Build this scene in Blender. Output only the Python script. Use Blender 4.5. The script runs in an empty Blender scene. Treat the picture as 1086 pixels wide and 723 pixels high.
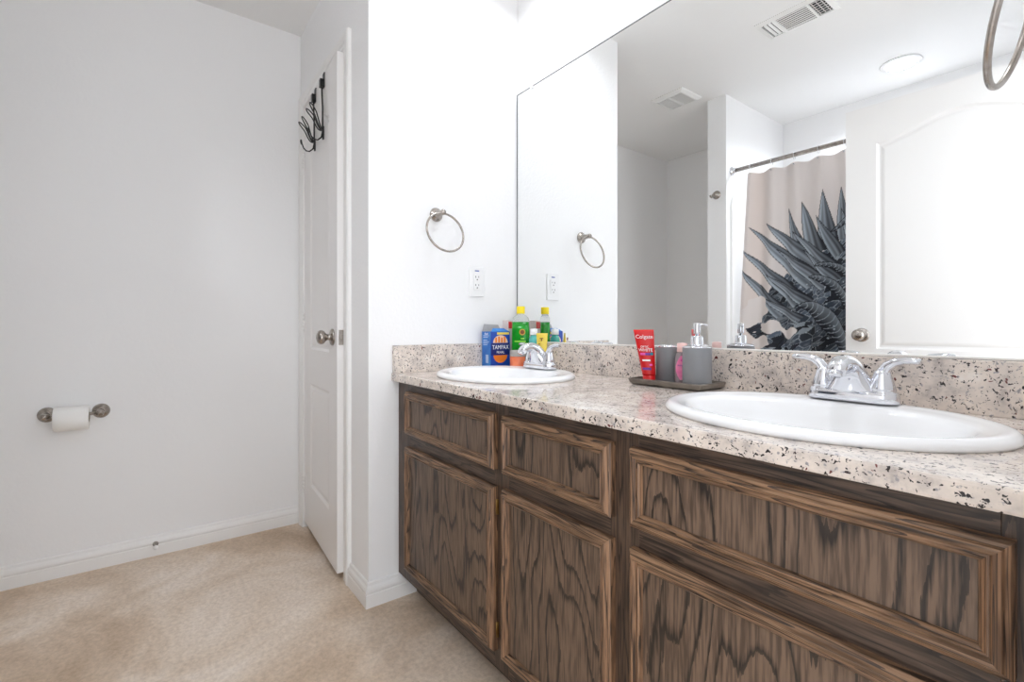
import bpy, bmesh, math, random
import numpy as np
from mathutils import Vector, Matrix
from mathutils.geometry import tessellate_polygon
PI = math.pi
random.seed(7)
scn = bpy.context.scene
COL = scn.collection

# ------------------------------------------------------------------ camera, world, exposure
CAM_H = 0.977
cam_d = bpy.data.cameras.new('camera')
cam = bpy.data.objects.new('camera', cam_d)
COL.objects.link(cam)
cam.location = (0, 0, CAM_H)
cam.rotation_euler = (PI/2, 0, math.atan2(512, 388))
cam_d.sensor_width = 36.0
cam_d.lens = 36.0*512/1086
cam_d.shift_y = -14.5/1086
cam_d.clip_start = 0.01
scn.camera = cam
world = bpy.data.worlds.new('world')
scn.world = world
world.use_nodes = True
# light beyond the entry doorway; an added gradient towards +y lifts the far wall
WORLD, GRAD = 2.8, 0.6
_N, _L = world.node_tree.nodes, world.node_tree.links
_bg = _N['Background']; _bg.inputs[0].default_value = (0.91, 0.96, 1.03, 1)
_tc = _N.new('ShaderNodeTexCoord'); _dp = _N.new('ShaderNodeVectorMath'); _dp.operation = 'DOT_PRODUCT'
_dp.inputs[1].default_value = (0.2, 0.98, 0.0)
_ma = _N.new('ShaderNodeMath'); _ma.operation = 'MULTIPLY_ADD'; _ma.inputs[1].default_value = GRAD*WORLD; _ma.inputs[2].default_value = WORLD
_mx = _N.new('ShaderNodeMath'); _mx.operation = 'MAXIMUM'; _mx.inputs[1].default_value = 0.15*WORLD
_L.new(_tc.outputs['Generated'], _dp.inputs[0]); _L.new(_dp.outputs['Value'], _ma.inputs[0])
_L.new(_ma.outputs[0], _mx.inputs[0]); _L.new(_mx.outputs[0], _bg.inputs[1])
LAMP_LEFT, LAMP_RIGHT = 2.4, 3.2       # watts of the downlights over the sinks
LAMP_TUB = 13.0

scn.view_settings.view_transform = 'Standard'
scn.view_settings.look = 'None'
scn.view_settings.gamma = 1.0
scn.view_settings.use_curve_mapping = False
scn.view_settings.exposure = 0.12
scn.cycles.diffuse_bounces = 12
scn.cycles.max_bounces = 16

# ------------------------------------------------------------------ materials
def lin(c):
    c = c/255.0
    return c/12.92 if c <= 0.04045 else ((c+0.055)/1.055)**2.4
def rgb(r, g, b): return (lin(r), lin(g), lin(b), 1)

def mat(name, col, rough=0.5, metal=0.0, **kw):
    m = bpy.data.materials.new(name)
    m.use_nodes = True
    b = m.node_tree.nodes['Principled BSDF']
    b.inputs['Base Color'].default_value = col
    b.inputs['Roughness'].default_value = rough
    b.inputs['Metallic'].default_value = metal
    for k, v in kw.items():
        b.inputs[k.replace('_', ' ')].default_value = v
    return m
def nodes(m): return m.node_tree.nodes, m.node_tree.links, m.node_tree.nodes['Principled BSDF']

def noise_bump(m, scale, strength, dist=0.002, detail=2.0):
    N, L, b = nodes(m)
    tc = N.new('ShaderNodeTexCoord'); nz = N.new('ShaderNodeTexNoise'); bp = N.new('ShaderNodeBump')
    nz.inputs['Scale'].default_value = scale; nz.inputs['Detail'].default_value = detail
    bp.inputs['Strength'].default_value = strength; bp.inputs['Distance'].default_value = dist
    L.new(tc.outputs['Object'], nz.inputs['Vector']); L.new(nz.outputs['Fac'], bp.inputs['Height'])
    L.new(bp.outputs['Normal'], b.inputs['Normal'])
    return m
def vary(m, scale, c1, c2, lo=0.35, hi=0.65, detail=4.0):
    N, L, b = nodes(m)
    tc = N.new('ShaderNodeTexCoord'); nz = N.new('ShaderNodeTexNoise'); cr = N.new('ShaderNodeValToRGB')
    nz.inputs['Scale'].default_value = scale; nz.inputs['Detail'].default_value = detail
    cr.color_ramp.elements[0].position = lo; cr.color_ramp.elements[1].position = hi
    cr.color_ramp.elements[0].color = c1; cr.color_ramp.elements[1].color = c2
    L.new(tc.outputs['Object'], nz.inputs['Vector']); L.new(nz.outputs['Fac'], cr.inputs['Fac'])
    L.new(cr.outputs['Color'], b.inputs['Base Color'])
    return m

M = {}
M['wall'] = noise_bump(mat('painted_wall', rgb(242, 242, 242), 0.75), 95, 0.35, 0.0022, 3)
M['ceiling'] = noise_bump(mat('painted_ceiling', rgb(239, 239, 238), 0.8), 70, 0.25, 0.002, 3)
M['trim'] = noise_bump(mat('trim_paint', rgb(240, 239, 237), 0.35), 30, 0.05)
M['door'] = noise_bump(mat('door_paint', rgb(238, 236, 234), 0.38), 200, 0.06)
M['nickel'] = vary(mat('brushed_nickel', rgb(170, 160, 150), 0.27, 1.0), 60, rgb(158, 150, 142), rgb(182, 175, 168))
M['chrome'] = vary(mat('chrome', rgb(225, 226, 230), 0.07, 1.0), 20, rgb(220, 221, 226), rgb(230, 231, 235))
M['porcelain'] = vary(mat('porcelain', rgb(240, 240, 240), 0.08), 3, rgb(240, 240, 240), rgb(243, 243, 243))
M['paper'] = noise_bump(mat('tissue_paper', rgb(245, 244, 241), 0.95), 150, 0.25)
M['card'] = vary(mat('cardboard_core', rgb(150, 130, 110), 0.9), 40, rgb(140, 120, 100), rgb(160, 140, 118))
M['black'] = vary(mat('black_wire', rgb(22, 22, 22), 0.35), 30, rgb(18, 18, 18), rgb(28, 28, 28))
M['dark'] = vary(mat('dark_slot', rgb(30, 30, 32), 0.6), 30, rgb(26, 26, 28), rgb(34, 34, 36))
M['plastic'] = vary(mat('white_plastic', rgb(238, 238, 238), 0.3), 9, rgb(236, 236, 236), rgb(240, 240, 240))
M['vent'] = vary(mat('vent_paint', rgb(236, 236, 234), 0.4), 9, rgb(233, 233, 231), rgb(238, 238, 236))
M['grey_ceramic'] = noise_bump(mat('matte_grey_plastic', rgb(136, 137, 140), 0.5), 220, 0.06)
M['tray'] = vary(mat('pewter_tray', rgb(125, 117, 109), 0.33, 0.5), 22, rgb(112, 104, 97), rgb(140, 132, 122))
M['red'] = vary(mat('red_tube', rgb(215, 24, 28), 0.28), 14, rgb(212, 22, 26), rgb(220, 30, 32))
M['white_ink'] = mat('white_ink', rgb(245, 245, 245), 0.5)
M['purple_ink'] = mat('purple_ink', rgb(110, 50, 150), 0.5)
M['pink_ink'] = mat('pink_ink', rgb(225, 80, 165), 0.5)
M['teal_ink'] = mat('teal_ink', rgb(30, 130, 140), 0.5)
M['blue'] = vary(mat('blue_carton', rgb(20, 70, 170), 0.35), 12, rgb(18, 66, 165), rgb(26, 78, 180))
M['lightblue'] = vary(mat('light_blue_carton', rgb(40, 120, 200), 0.35), 18, rgb(28, 100, 185), rgb(60, 140, 212))
M['paleblue'] = vary(mat('pale_blue_carton', rgb(175, 195, 225), 0.4), 18, rgb(165, 188, 222), rgb(190, 205, 230))
M['navy'] = mat('navy_ink', rgb(16, 34, 110), 0.4)
M['orange_ink'] = mat('orange_ink', rgb(240, 130, 40), 0.5)
M['yellow_ink'] = mat('yellow_ink', rgb(240, 215, 90), 0.5)
M['peach_ink'] = mat('peach_ink', rgb(240, 205, 180), 0.5)
M['greyboard'] = vary(mat('grey_board', rgb(175, 174, 176), 0.7), 25, rgb(165, 164, 166), rgb(185, 184, 186))
M['yellow'] = vary(mat('yellow_plastic', rgb(250, 222, 20), 0.35), 10, rgb(248, 218, 14), rgb(252, 226, 30))
M['yellow_tube'] = vary(mat('yellow_tube', rgb(245, 218, 90), 0.35), 10, rgb(243, 214, 80), rgb(248, 224, 100))
M['green_gel'] = vary(mat('green_gel', rgb(20, 165, 40), 0.15), 35, rgb(8, 140, 30), rgb(35, 185, 50), 0.3, 0.7)
M['green_gel'].node_tree.nodes['Principled BSDF'].inputs['Transmission Weight'].default_value = 0.25
M['green_ink'] = mat('light_green_ink', rgb(150, 225, 70), 0.5)
M['gold_ink'] = mat('gold_ink', rgb(205, 165, 70), 0.45)
M['brown_ink'] = mat('brown_ink', rgb(120, 70, 40), 0.5)
M['clear'] = mat('clear_plastic', (0.93, 0.95, 0.94, 1), 0.08)
M['clear'].node_tree.nodes['Principled BSDF'].inputs['Transmission Weight'].default_value = 0.85
M['clear'].node_tree.nodes['Principled BSDF'].inputs['IOR'].default_value = 1.15
M['teal_liquid'] = vary(mat('teal_liquid', rgb(80, 190, 185), 0.12), 20, rgb(60, 175, 172), rgb(110, 205, 198))
M['orange_wax'] = vary(mat('orange_wax', rgb(235, 125, 85), 0.25), 20, rgb(228, 112, 72), rgb(242, 140, 98))
M['glass_lid'] = vary(mat('smoky_lid', rgb(170, 165, 160), 0.2), 20, rgb(160, 155, 150), rgb(180, 176, 170))
M['pinkcap'] = vary(mat('pale_pink_cap', rgb(245, 205, 198), 0.4), 10, rgb(243, 201, 194), rgb(247, 210, 203))
M['pinklabel'] = vary(mat('pink_label', rgb(240, 130, 175), 0.4), 40, rgb(236, 118, 168), rgb(245, 150, 188))
M['oil'] = mat('clear_oil_bottle', rgb(215, 200, 205), 0.1)
M['oil'].node_tree.nodes['Principled BSDF'].inputs['Transmission Weight'].default_value = 0.6
M['oil'].node_tree.nodes['Principled BSDF'].inputs['IOR'].default_value = 1.2
M['pinkcarton'] = vary(mat('pink_white_carton', rgb(228, 212, 208), 0.5), 20, rgb(222, 204, 200), rgb(234, 220, 216))
M['brass'] = vary(mat('aged_brass', rgb(150, 120, 70), 0.35, 1.0), 20, rgb(140, 110, 62), rgb(160, 130, 80))
M['surround'] = noise_bump(mat('gloss_acrylic', rgb(240, 240, 239), 0.12), 3, 0.05)
M['mirror_edge'] = vary(mat('mirror_edge', rgb(120, 122, 122), 0.25, 0.3), 10, rgb(112, 114, 114), rgb(128, 130, 130))
M['caulk'] = vary(mat('white_caulk', rgb(238, 236, 232), 0.5), 30, rgb(234, 232, 228), rgb(242, 240, 236))
M['blue_ink'] = mat('blue_ink', rgb(60, 85, 160), 0.5)

m = mat('mirror_silver', (0.93, 0.94, 0.935, 1), 0.0, 1.0); M['mirror'] = m
m = mat('lamp_lens', (1, 1, 1, 1), 0.4)

def lamp_mat(name, power):
    m = mat(name, (1, 1, 1, 1), 0.4)
    b = m.node_tree.nodes['Principled BSDF']
    b.inputs['Emission Color'].default_value = (1.0, 0.975, 0.95, 1)
    b.inputs['Emission Strength'].default_value = power
    return m

# granite: cream ground, grey drifts, black and wine flecks
def granite():
    m = mat('speckled_granite', rgb(205, 192, 180), 0.12)
    N, L, b = nodes(m)
    tc = N.new('ShaderNodeTexCoord')
    def nz(scale, detail, rough=0.5, dist=0.0):
        n = N.new('ShaderNodeTexNoise'); n.inputs['Scale'].default_value = scale
        n.inputs['Detail'].default_value = detail; n.inputs['Roughness'].default_value = rough
        n.inputs['Distortion'].default_value = dist
        L.new(tc.outputs['Object'], n.inputs['Vector']); return n.outputs['Fac']
    def ramp(f, stops):
        r = N.new('ShaderNodeValToRGB'); e = r.color_ramp.elements
        e[0].position, e[0].color = stops[0]; e[1].position, e[1].color = stops[-1]
        for p, c in stops[1:-1]:
            x = e.new(p); x.color = c
        L.new(f, r.inputs['Fac']); return r.outputs['Color']
    def mix(fac, a, bb):
        x = N.new('ShaderNodeMix'); x.data_type = 'RGBA'
        L.new(fac, x.inputs[0]); L.new(a, x.inputs[6])
        if isinstance(bb, tuple): x.inputs[7].default_value = bb
        else: L.new(bb, x.inputs[7])
        return x.outputs[2]
    base = ramp(nz(22, 5, 0.6), [(0.3, rgb(176, 166, 160)), (0.43, rgb(212, 201, 192)), (0.58, rgb(228, 216, 205)), (0.75, rgb(238, 232, 226))])
    k = ((0, 0, 0, 1), (1, 1, 1, 1))
    grey = ramp(nz(105, 3, 0.6), [(0.60, k[0]), (0.68, k[1])])
    c = mix(grey, base, rgb(150, 146, 148))
    blk = ramp(nz(150, 2.5, 0.6, 0.6), [(0.605, k[0]), (0.635, k[1])])
    c = mix(blk, c, rgb(38, 34, 36))
    blk2 = ramp(nz(70, 3, 0.7, 0.9), [(0.65, k[0]), (0.675, k[1])])
    c = mix(blk2, c, rgb(52, 38, 40))
    wine = ramp(nz(62, 2, 0.5, 0.4), [(0.70, k[0]), (0.72, k[1])])
    c = mix(wine, c, rgb(110, 60, 56))
    L.new(c, b.inputs['Base Color'])
    return m
M['granite'] = granite()

# oak: contour lines of a stretched noise field give cathedral grain; axis = grain direction
def oak(name, axis, light, darkc, lines=9.0, stretch=0.10, scale=7.0, seed=0.0, linew=0.5):
    m = mat(name, light, 0.42)
    N, L, b = nodes(m)
    tc = N.new('ShaderNodeTexCoord'); oi = N.new('ShaderNodeObjectInfo')
    ad = N.new('ShaderNodeVectorMath'); ad.operation = 'MULTIPLY_ADD'
    L.new(oi.outputs['Random'], ad.inputs[0]); ad.inputs[1].default_value = (7.3, 3.1, 5.7)
    L.new(tc.outputs['Object'], ad.inputs[2])
    mp = N.new('ShaderNodeMapping')
    s = [scale, scale*0.5, scale]; s[axis] = scale*stretch*2.2
    mp.inputs['Scale'].default_value = s; mp.inputs['Location'].default_value = (seed, seed*0.7, seed*1.3)
    L.new(ad.outputs[0], mp.inputs['Vector'])
    n1 = N.new('ShaderNodeTexNoise'); n1.inputs['Scale'].default_value = 1.0
    n1.inputs['Detail'].default_value = 1.6; n1.inputs['Roughness'].default_value = 0.45
    L.new(mp.outputs[0], n1.inputs['Vector'])
    # jagged edge to the grain lines
    mp2 = N.new('ShaderNodeMapping'); s2 = [210, 90, 210]; s2[axis] = 13
    mp2.inputs['Scale'].default_value = s2; L.new(ad.outputs[0], mp2.inputs['Vector'])
    n2 = N.new('ShaderNodeTexNoise'); n2.inputs['Scale'].default_value = 1.0; n2.inputs['Detail'].default_value = 3
    L.new(mp2.outputs[0], n2.inputs['Vector'])
    ma = N.new('ShaderNodeMath'); ma.operation = 'MULTIPLY_ADD'
    L.new(n1.outputs['Fac'], ma.inputs[0]); ma.inputs[1].default_value = lines*2.2
    mj = N.new('ShaderNodeMath'); mj.operation = 'MULTIPLY'; mj.inputs[1].default_value = 0.45
    L.new(n2.outputs['Fac'], mj.inputs[0]); L.new(mj.outputs[0], ma.inputs[2])
    fr = N.new('ShaderNodeMath'); fr.operation = 'FRACT'; L.new(ma.outputs[0], fr.inputs[0])
    cr = N.new('ShaderNodeValToRGB'); e = cr.color_ramp.elements
    e[0].position = 0.0; e[0].color = (0.85, 0.85, 0.85, 1); e[1].position = 1.0; e[1].color = (0.0, 0, 0, 1)
    x = e.new(0.10); x.color = (1, 1, 1, 1)
    x = e.new(0.10+0.22*linew); x.color = (0.55, 0.55, 0.55, 1)
    x = e.new(0.14+0.5*linew); x.color = (0.06, 0.06, 0.06, 1)
    L.new(fr.outputs[0], cr.inputs['Fac'])
    mx = N.new('ShaderNodeMix'); mx.data_type = 'RGBA'
    mx.inputs[6].default_value = light; mx.inputs[7].default_value = darkc
    L.new(cr.outputs['Color'], mx.inputs[0])
    # fine pores
    cr2 = N.new('ShaderNodeValToRGB'); cr2.color_ramp.elements[0].position = 0.36; cr2.color_ramp.elements[1].position = 0.6
    cr2.color_ramp.elements[0].color = (0.48, 0.45, 0.43, 1); cr2.color_ramp.elements[1].color = (1.18, 1.15, 1.12, 1)
    L.new(n2.outputs['Fac'], cr2.inputs['Fac'])
    mu = N.new('ShaderNodeMix'); mu.data_type = 'RGBA'; mu.blend_type = 'MULTIPLY'; mu.inputs[0].default_value = 0.95
    L.new(mx.outputs[2], mu.inputs[6]); L.new(cr2.outputs['Color'], mu.inputs[7])
    L.new(mu.outputs[2], b.inputs['Base Color'])
    bp = N.new('ShaderNodeBump'); bp.inputs['Strength'].default_value = 0.25; bp.inputs['Distance'].default_value = 0.001
    L.new(n2.outputs['Fac'], bp.inputs['Height']); L.new(bp.outputs[0], b.inputs['Normal'])
    return m
M['oak_panel'] = oak('oak_panel', 2, rgb(109, 90, 75), rgb(42, 34, 29), 7, 0.10, 6.5, 0.0, 0.32)
M['oak_v'] = oak('oak_upright', 2, rgb(88, 70, 57), rgb(40, 31, 26), 5, 0.02, 40, 2.0, 0.6)
M['oak_h'] = oak('oak_crosswise', 0, rgb(88, 71, 59), rgb(40, 31, 26), 5, 0.02, 40, 4.0, 0.6)
M['oak_mv'] = oak('oak_moulding_upright', 2, rgb(140, 108, 82), rgb(50, 37, 28), 5, 0.015, 70, 6.0, 0.6)
M['oak_mh'] = oak('oak_moulding_crosswise', 0, rgb(140, 110, 84), rgb(50, 37, 28), 5, 0.015, 70, 8.0, 0.6)
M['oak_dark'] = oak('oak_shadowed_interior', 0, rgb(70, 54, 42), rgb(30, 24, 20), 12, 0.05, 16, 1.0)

def floor_mat():
    m = mat('sealed_concrete', rgb(178, 158, 136), 0.45)
    N, L, b = nodes(m)
    tc = N.new('ShaderNodeTexCoord')
    n = N.new('ShaderNodeTexNoise'); n.inputs['Scale'].default_value = 2.2; n.inputs['Detail'].default_value = 7; n.inputs['Roughness'].default_value = 0.6
    n.inputs['Distortion'].default_value = 0.6
    L.new(tc.outputs['Object'], n.inputs['Vector'])
    r = N.new('ShaderNodeValToRGB'); e = r.color_ramp.elements
    e[0].position = 0.3; e[0].color = rgb(190, 164, 136); e[1].position = 0.70; e[1].color = rgb(250, 238, 226)
    x = e.new(0.45); x.color = rgb(218, 196, 172); x = e.new(0.56); x.color = rgb(234, 217, 198)
    L.new(n.outputs['Fac'], r.inputs['Fac'])
    n2 = N.new('ShaderNodeTexNoise'); n2.inputs['Scale'].default_value = 70; n2.inputs['Detail'].default_value = 5; n2.inputs['Roughness'].default_value = 0.7
    L.new(tc.outputs['Object'], n2.inputs['Vector'])
    r2 = N.new('ShaderNodeValToRGB'); r2.color_ramp.elements[0].position = 0.3; r2.color_ramp.elements[1].position = 0.62
    r2.color_ramp.elements[0].color = (0.70, 0.67, 0.64, 1); r2.color_ramp.elements[1].color = (1, 1, 1, 1)
    L.new(n2.outputs['Fac'], r2.inputs['Fac'])
    mu = N.new('ShaderNodeMix'); mu.data_type = 'RGBA'; mu.blend_type = 'MULTIPLY'; mu.inputs[0].default_value = 0.85
    L.new(r.outputs[0], mu.inputs[6]); L.new(r2.outputs[0], mu.inputs[7])
    L.new(mu.outputs[2], b.inputs['Base Color'])
    bp = N.new('ShaderNodeBump'); bp.inputs['Strength'].default_value = 0.15; bp.inputs['Distance'].default_value = 0.001
    L.new(n2.outputs['Fac'], bp.inputs['Height']); L.new(bp.outputs[0], b.inputs['Normal'])
    return m
M['floor'] = floor_mat()

# ------------------------------------------------------------------ mesh helpers
class MB:
    """vertices and faces collected in world (or root-local) coordinates"""
    def __init__(s): s.v = []; s.f = []; s.m = []; s.sm = []
    def add(s, vs, fs, mi=0, smooth=False):
        o = len(s.v); s.v += [tuple(p) for p in vs]
        for f in fs:
            s.f.append(tuple(o+i for i in f)); s.m.append(mi); s.sm.append(smooth)
        return s
    def box(s, x0, x1, y0, y1, z0, z1, mi=0, bev=0.0):
        if bev > 0:
            bm = bmesh.new()
            bmesh.ops.create_cube(bm, size=1.0)
            for v in bm.verts:
                v.co = Vector(((x0+x1)/2+v.co.x*(x1-x0), (y0+y1)/2+v.co.y*(y1-y0), (z0+z1)/2+v.co.z*(z1-z0)))
            bmesh.ops.bevel(bm, geom=list(bm.edges), offset=bev, segments=2, affect='EDGES', profile=0.5)
            bm.verts.index_update()
            s.add([v.co[:] for v in bm.verts], [[v.index for v in f.verts] for f in bm.faces], mi); bm.free()
            return s
        vs = [(x, y, z) for x in (x0, x1) for y in (y0, y1) for z in (z0, z1)]
        return s.add(vs, [(0, 1, 3, 2), (4, 6, 7, 5), (0, 4, 5, 1), (2, 3, 7, 6), (0, 2, 6, 4), (1, 5, 7, 3)], mi)
    def loft(s, rings, mi=0, smooth=True, cap0=True, cap1=True, closed=True):
        n = len(rings[0]); vs = [p for r in rings for p in r]; fs = []
        for i in range(len(rings)-1):
            for j in range(n if closed else n-1):
                k = (j+1) % n
                fs.append((i*n+j, i*n+k, (i+1)*n+k, (i+1)*n+j))
        s.add(vs, fs, mi, smooth)
        if cap0: s.add(rings[0], [tuple(range(n))[::-1]], mi)
        if cap1: s.add(rings[-1], [tuple(range(n))], mi)
        return s
    def lathe(s, prof, o, axis='z', n=40, mi=0, smooth=True, caps=True):
        """prof: (radius, height along axis); o: origin; axis a letter, -letter or a vector"""
        d = {'z': (0, 0, 1), 'x': (1, 0, 0), 'y': (0, 1, 0), '-x': (-1, 0, 0), '-y': (0, -1, 0), '-z': (0, 0, -1)}.get(axis, axis) if isinstance(axis, str) else axis
        d = Vector(d).normalized(); q = Vector((0, 0, 1)).rotation_difference(d); o = Vector(o)
        rings = [[(o+q @ Vector((max(r, 1e-5)*math.cos(2*PI*k/n), max(r, 1e-5)*math.sin(2*PI*k/n), h)))[:] for k in range(n)] for r, h in prof]
        return s.loft(rings, mi, smooth, caps, caps)
    def tube(s, pts, r, n=12, mi=0, closed=False):
        pts = [Vector(p) for p in pts]; m = len(pts); rings = []; up = None
        rr = r if isinstance(r, (list, tuple)) else [r]*m
        for i, p in enumerate(pts):
            if closed: t = pts[(i+1) % m]-pts[i-1]
            else: t = pts[min(i+1, m-1)]-pts[max(i-1, 0)]
            t.normalize()
            if up is None:
                up = Vector((0, 0, 1)) if abs(t.z) < 0.9 else Vector((0, 1, 0))
            up = (up-t*up.dot(t)).normalized(); b = t.cross(up)
            rings.append([(p+(up*math.cos(2*PI*k/n)+b*math.sin(2*PI*k/n))*rr[i])[:] for k in range(n)])
        if closed: rings.append(rings[0])
        return s.loft(rings, mi, True, not closed, not closed)
    def build(s, name, mats, parent=None, loc=None, raw=False):
        """loc = own origin (world). Children take their root's origin unless raw."""
        me = bpy.data.meshes.new(name)
        off = Vector((0, 0, 0))
        if parent is not None and not raw:
            p = parent
            while p is not None: off += p.location; p = p.parent
        elif loc is not None: off = Vector(loc)
        me.from_pydata([tuple(Vector(v)-off) for v in s.v], [], s.f)
        for k in (mats if isinstance(mats, (list, tuple)) else [mats]):
            me.materials.append(M[k] if isinstance(k, str) else k)
        me.polygons.foreach_set('material_index', s.m)
        me.polygons.foreach_set('use_smooth', s.sm)
        bm = bmesh.new(); bm.from_mesh(me)
        bmesh.ops.remove_doubles(bm, verts=bm.verts, dist=1e-6)
        bmesh.ops.recalc_face_normals(bm, faces=bm.faces)
        bm.to_mesh(me); bm.free()
        me.update()
        o = bpy.data.objects.new(name, me); COL.objects.link(o)
        if parent is not None: o.parent = parent
        elif loc is not None: o.location = loc
        return o

def thing(name, label, cat, loc, rotz=0.0, group=None):
    o = bpy.data.objects.new(name, None); o.empty_display_size = 0.05; COL.objects.link(o)
    o.location = loc; o.rotation_euler = (0, 0, rotz)
    return tag(o, label, cat, group)
def tag(o, label, cat, group=None):
    o['label'] = label; o['category'] = cat
    if group: o['group'] = group
    return o
def struct(o, label=None):
    o['kind'] = 'structure'
    if label: o['label'] = label
    return o
def lab(o, label): o['label'] = label; return o
def smoothed(o, ang=40):
    for p in o.data.polygons: p.use_smooth = True
    o.data.set_sharp_from_angle(angle=math.radians(ang)); return o

def text(name, body, size, mtx, mname, parent, ext=0.0002, sx=1.0, align='CENTER'):
    """raised lettering; mtx places local x (reading), y (up), z (out) in world; returns a mesh child"""
    cu = bpy.data.curves.new(name, 'FONT'); cu.body = body; cu.size = size; cu.extrude = ext
    cu.align_x = align; cu.align_y = 'CENTER'; cu.resolution_u = 3
    to = bpy.data.objects.new('tmp_text', cu); COL.objects.link(to)
    bpy.context.view_layer.update()
    me = bpy.data.meshes.new_from_object(to.evaluated_get(bpy.context.evaluated_depsgraph_get()))
    bpy.data.objects.remove(to); bpy.data.curves.remove(cu)
    off = Vector((0, 0, 0)); p = parent
    while p is not None: off += p.location; p = p.parent
    S = Matrix.Diagonal((sx, 1, 1, 1))
    me.transform(Matrix.Translation(-off) @ mtx @ S)
    me.materials.clear(); me.materials.append(M[mname])
    o = bpy.data.objects.new(name, me); COL.objects.link(o); o.parent = parent
    return o
def frame(o, xdir, up=(0, 0, 1)):
    x = Vector(xdir).normalized(); z = x.cross(Vector(up)).normalized(); y = z.cross(x)
    m = Matrix((x, y, z)).transposed().to_4x4(); m.translation = Vector(o); return m

def offset_loop(L2, d):
    """inset a CCW loop of 2-D points by d with mitred corners"""
    n = len(L2); out = []
    for i in range(n):
        a, b, c = Vector(L2[i-1]), Vector(L2[i]), Vector(L2[(i+1) % n])
        e1 = (b-a).normalized(); e2 = (c-b).normalized()
        n1 = Vector((-e1.y, e1.x)); n2 = Vector((-e2.y, e2.x))
        k = (n1+n2); k = k/max(k.length_squared, 1e-9)*2*1.0
        k = k*0.5*2/2
        bis = (n1+n2).normalized(); cosv = max(bis.dot(n1), 0.3)
        out.append(tuple(b+bis*(d/cosv)))
    return out
def tess(mb, loops, fn, mi=0, smooth=False):
    """flat face with holes; fn maps 2-D to 3-D"""
    pts = [p for l in loops for p in l]
    tris = tessellate_polygon([[Vector((p[0], p[1], 0)) for p in l] for l in loops])
    mb.add([fn(p) for p in pts], [tuple(t) for t in tris], mi, smooth)

# ------------------------------------------------------------------ room dimensions
XF, XS, XR = -2.58, -1.65, -0.028      # far wall, side wall by the vanity, entry wall
YM, YD, YT = 1.281, 0.62, -1.13        # mirror wall, closet wall, back wall
HC = 2.44
MY = 1.275                             # mirror surface

# ------------------------------------------------------------------ shell
def wallbox(name, boxes, mname='wall', loc=None):
    mb = MB()
    for b in boxes: mb.box(*b)
    o = mb.build(name, mname, loc=loc or (boxes[0][0], boxes[0][2], 0)); return struct(o)
struct(MB().box(-2.7, 1.3, -1.9, 1.4, -0.1, 0).build('floor', 'floor', loc=(-1.2, 0, 0)))
struct(MB().box(XF-.1, XR+.1, YT-.1, YM+.1, HC, HC+0.1).build('ceiling', 'ceiling', loc=(-1.2, 0, HC)))
wallbox('wall_left', [(XF-.1, XF, YT-.1, 1.4, 0, HC)])
CX0, CX1, CZ = -2.500, -1.888, 2.052   # closet opening
wallbox('wall_closet', [(XF, CX0, YD, YD+.1, 0, HC), (CX1, XS, YD, YD+.1, 0, HC), (CX0, CX1, YD, YD+.1, CZ, HC), (XF, XS, YM, YM+.1, 0, HC)])
wallbox('wall_side', [(XS-.1, XS, YD+.1, YM+.1, 0, HC)])
wallbox('wall_mirror', [(XS, XR+.1, YM, YM+.1, 0, HC)])
EY0, EY1, EZ = -0.22, 0.60, 2.052      # entry doorway
wallbox('wall_entry', [(XR, XR+.115, EY1, YM, 0, HC), (XR, XR+.115, YT-.1, EY0, 0, HC), (XR, XR+.115, EY0, EY1, EZ, HC)])
wallbox('wall_back', [(XF, XR, YT-.1, YT, 0, HC)])
wallbox('wall_divider', [(-1.727, -1.603, YT, -0.35, 0, HC)])

# baseboards with an ogee top; run between two floor points, nrm = into the room
BB = [(0, 0), (.0135, 0), (.0135, .044), (.0115, .0465), (.0115, .050), (.0145, .053), (.0145, .060), (.012, .068), (.0075, .074), (.006, .083), (.003, .0855), (0, .0855)]
def baseboard(name, segs):
    """segs: list of (p0, p1, normal, mitre0, mitre1): the mitres lengthen the run with the profile depth"""
    mb = MB()
    for p0, p1, nn, m0, m1 in segs:
        p0 = Vector(p0+(0,)); p1 = Vector(p1+(0,)); nn = Vector(nn+(0,)); t = (p1-p0).normalized()
        r0 = [(p0+nn*d-t*(d*m0)+Vector((0, 0, z)))[:] for d, z in BB]
        r1 = [(p1+nn*d+t*(d*m1)+Vector((0, 0, z)))[:] for d, z in BB]
        mb.loft([r0, r1], 0, False)
    return struct(mb.build(name, 'trim', loc=(segs[0][0][0], segs[0][0][1], 0)))
baseboard('baseboard_left', [((XF, YT), (XF, YD-.003), (1, 0), 0, 0)])
baseboard('baseboard_side', [((-1.828, YD), (XS, YD), (0, -1), 0, 1), ((XS, YD), (XS, .798), (1, 0), 1, 0)])
baseboard('baseboard_divider', [((-1.727, YT), (-1.727, -.35), (-1, 0), 0, 1), ((-1.727, -.35), (-1.603, -.35), (0, 1), 1, 1)])
baseboard('baseboard_back', [((XF+.015, YT), (-1.742, YT), (0, 1), 0, 0)])

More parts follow.
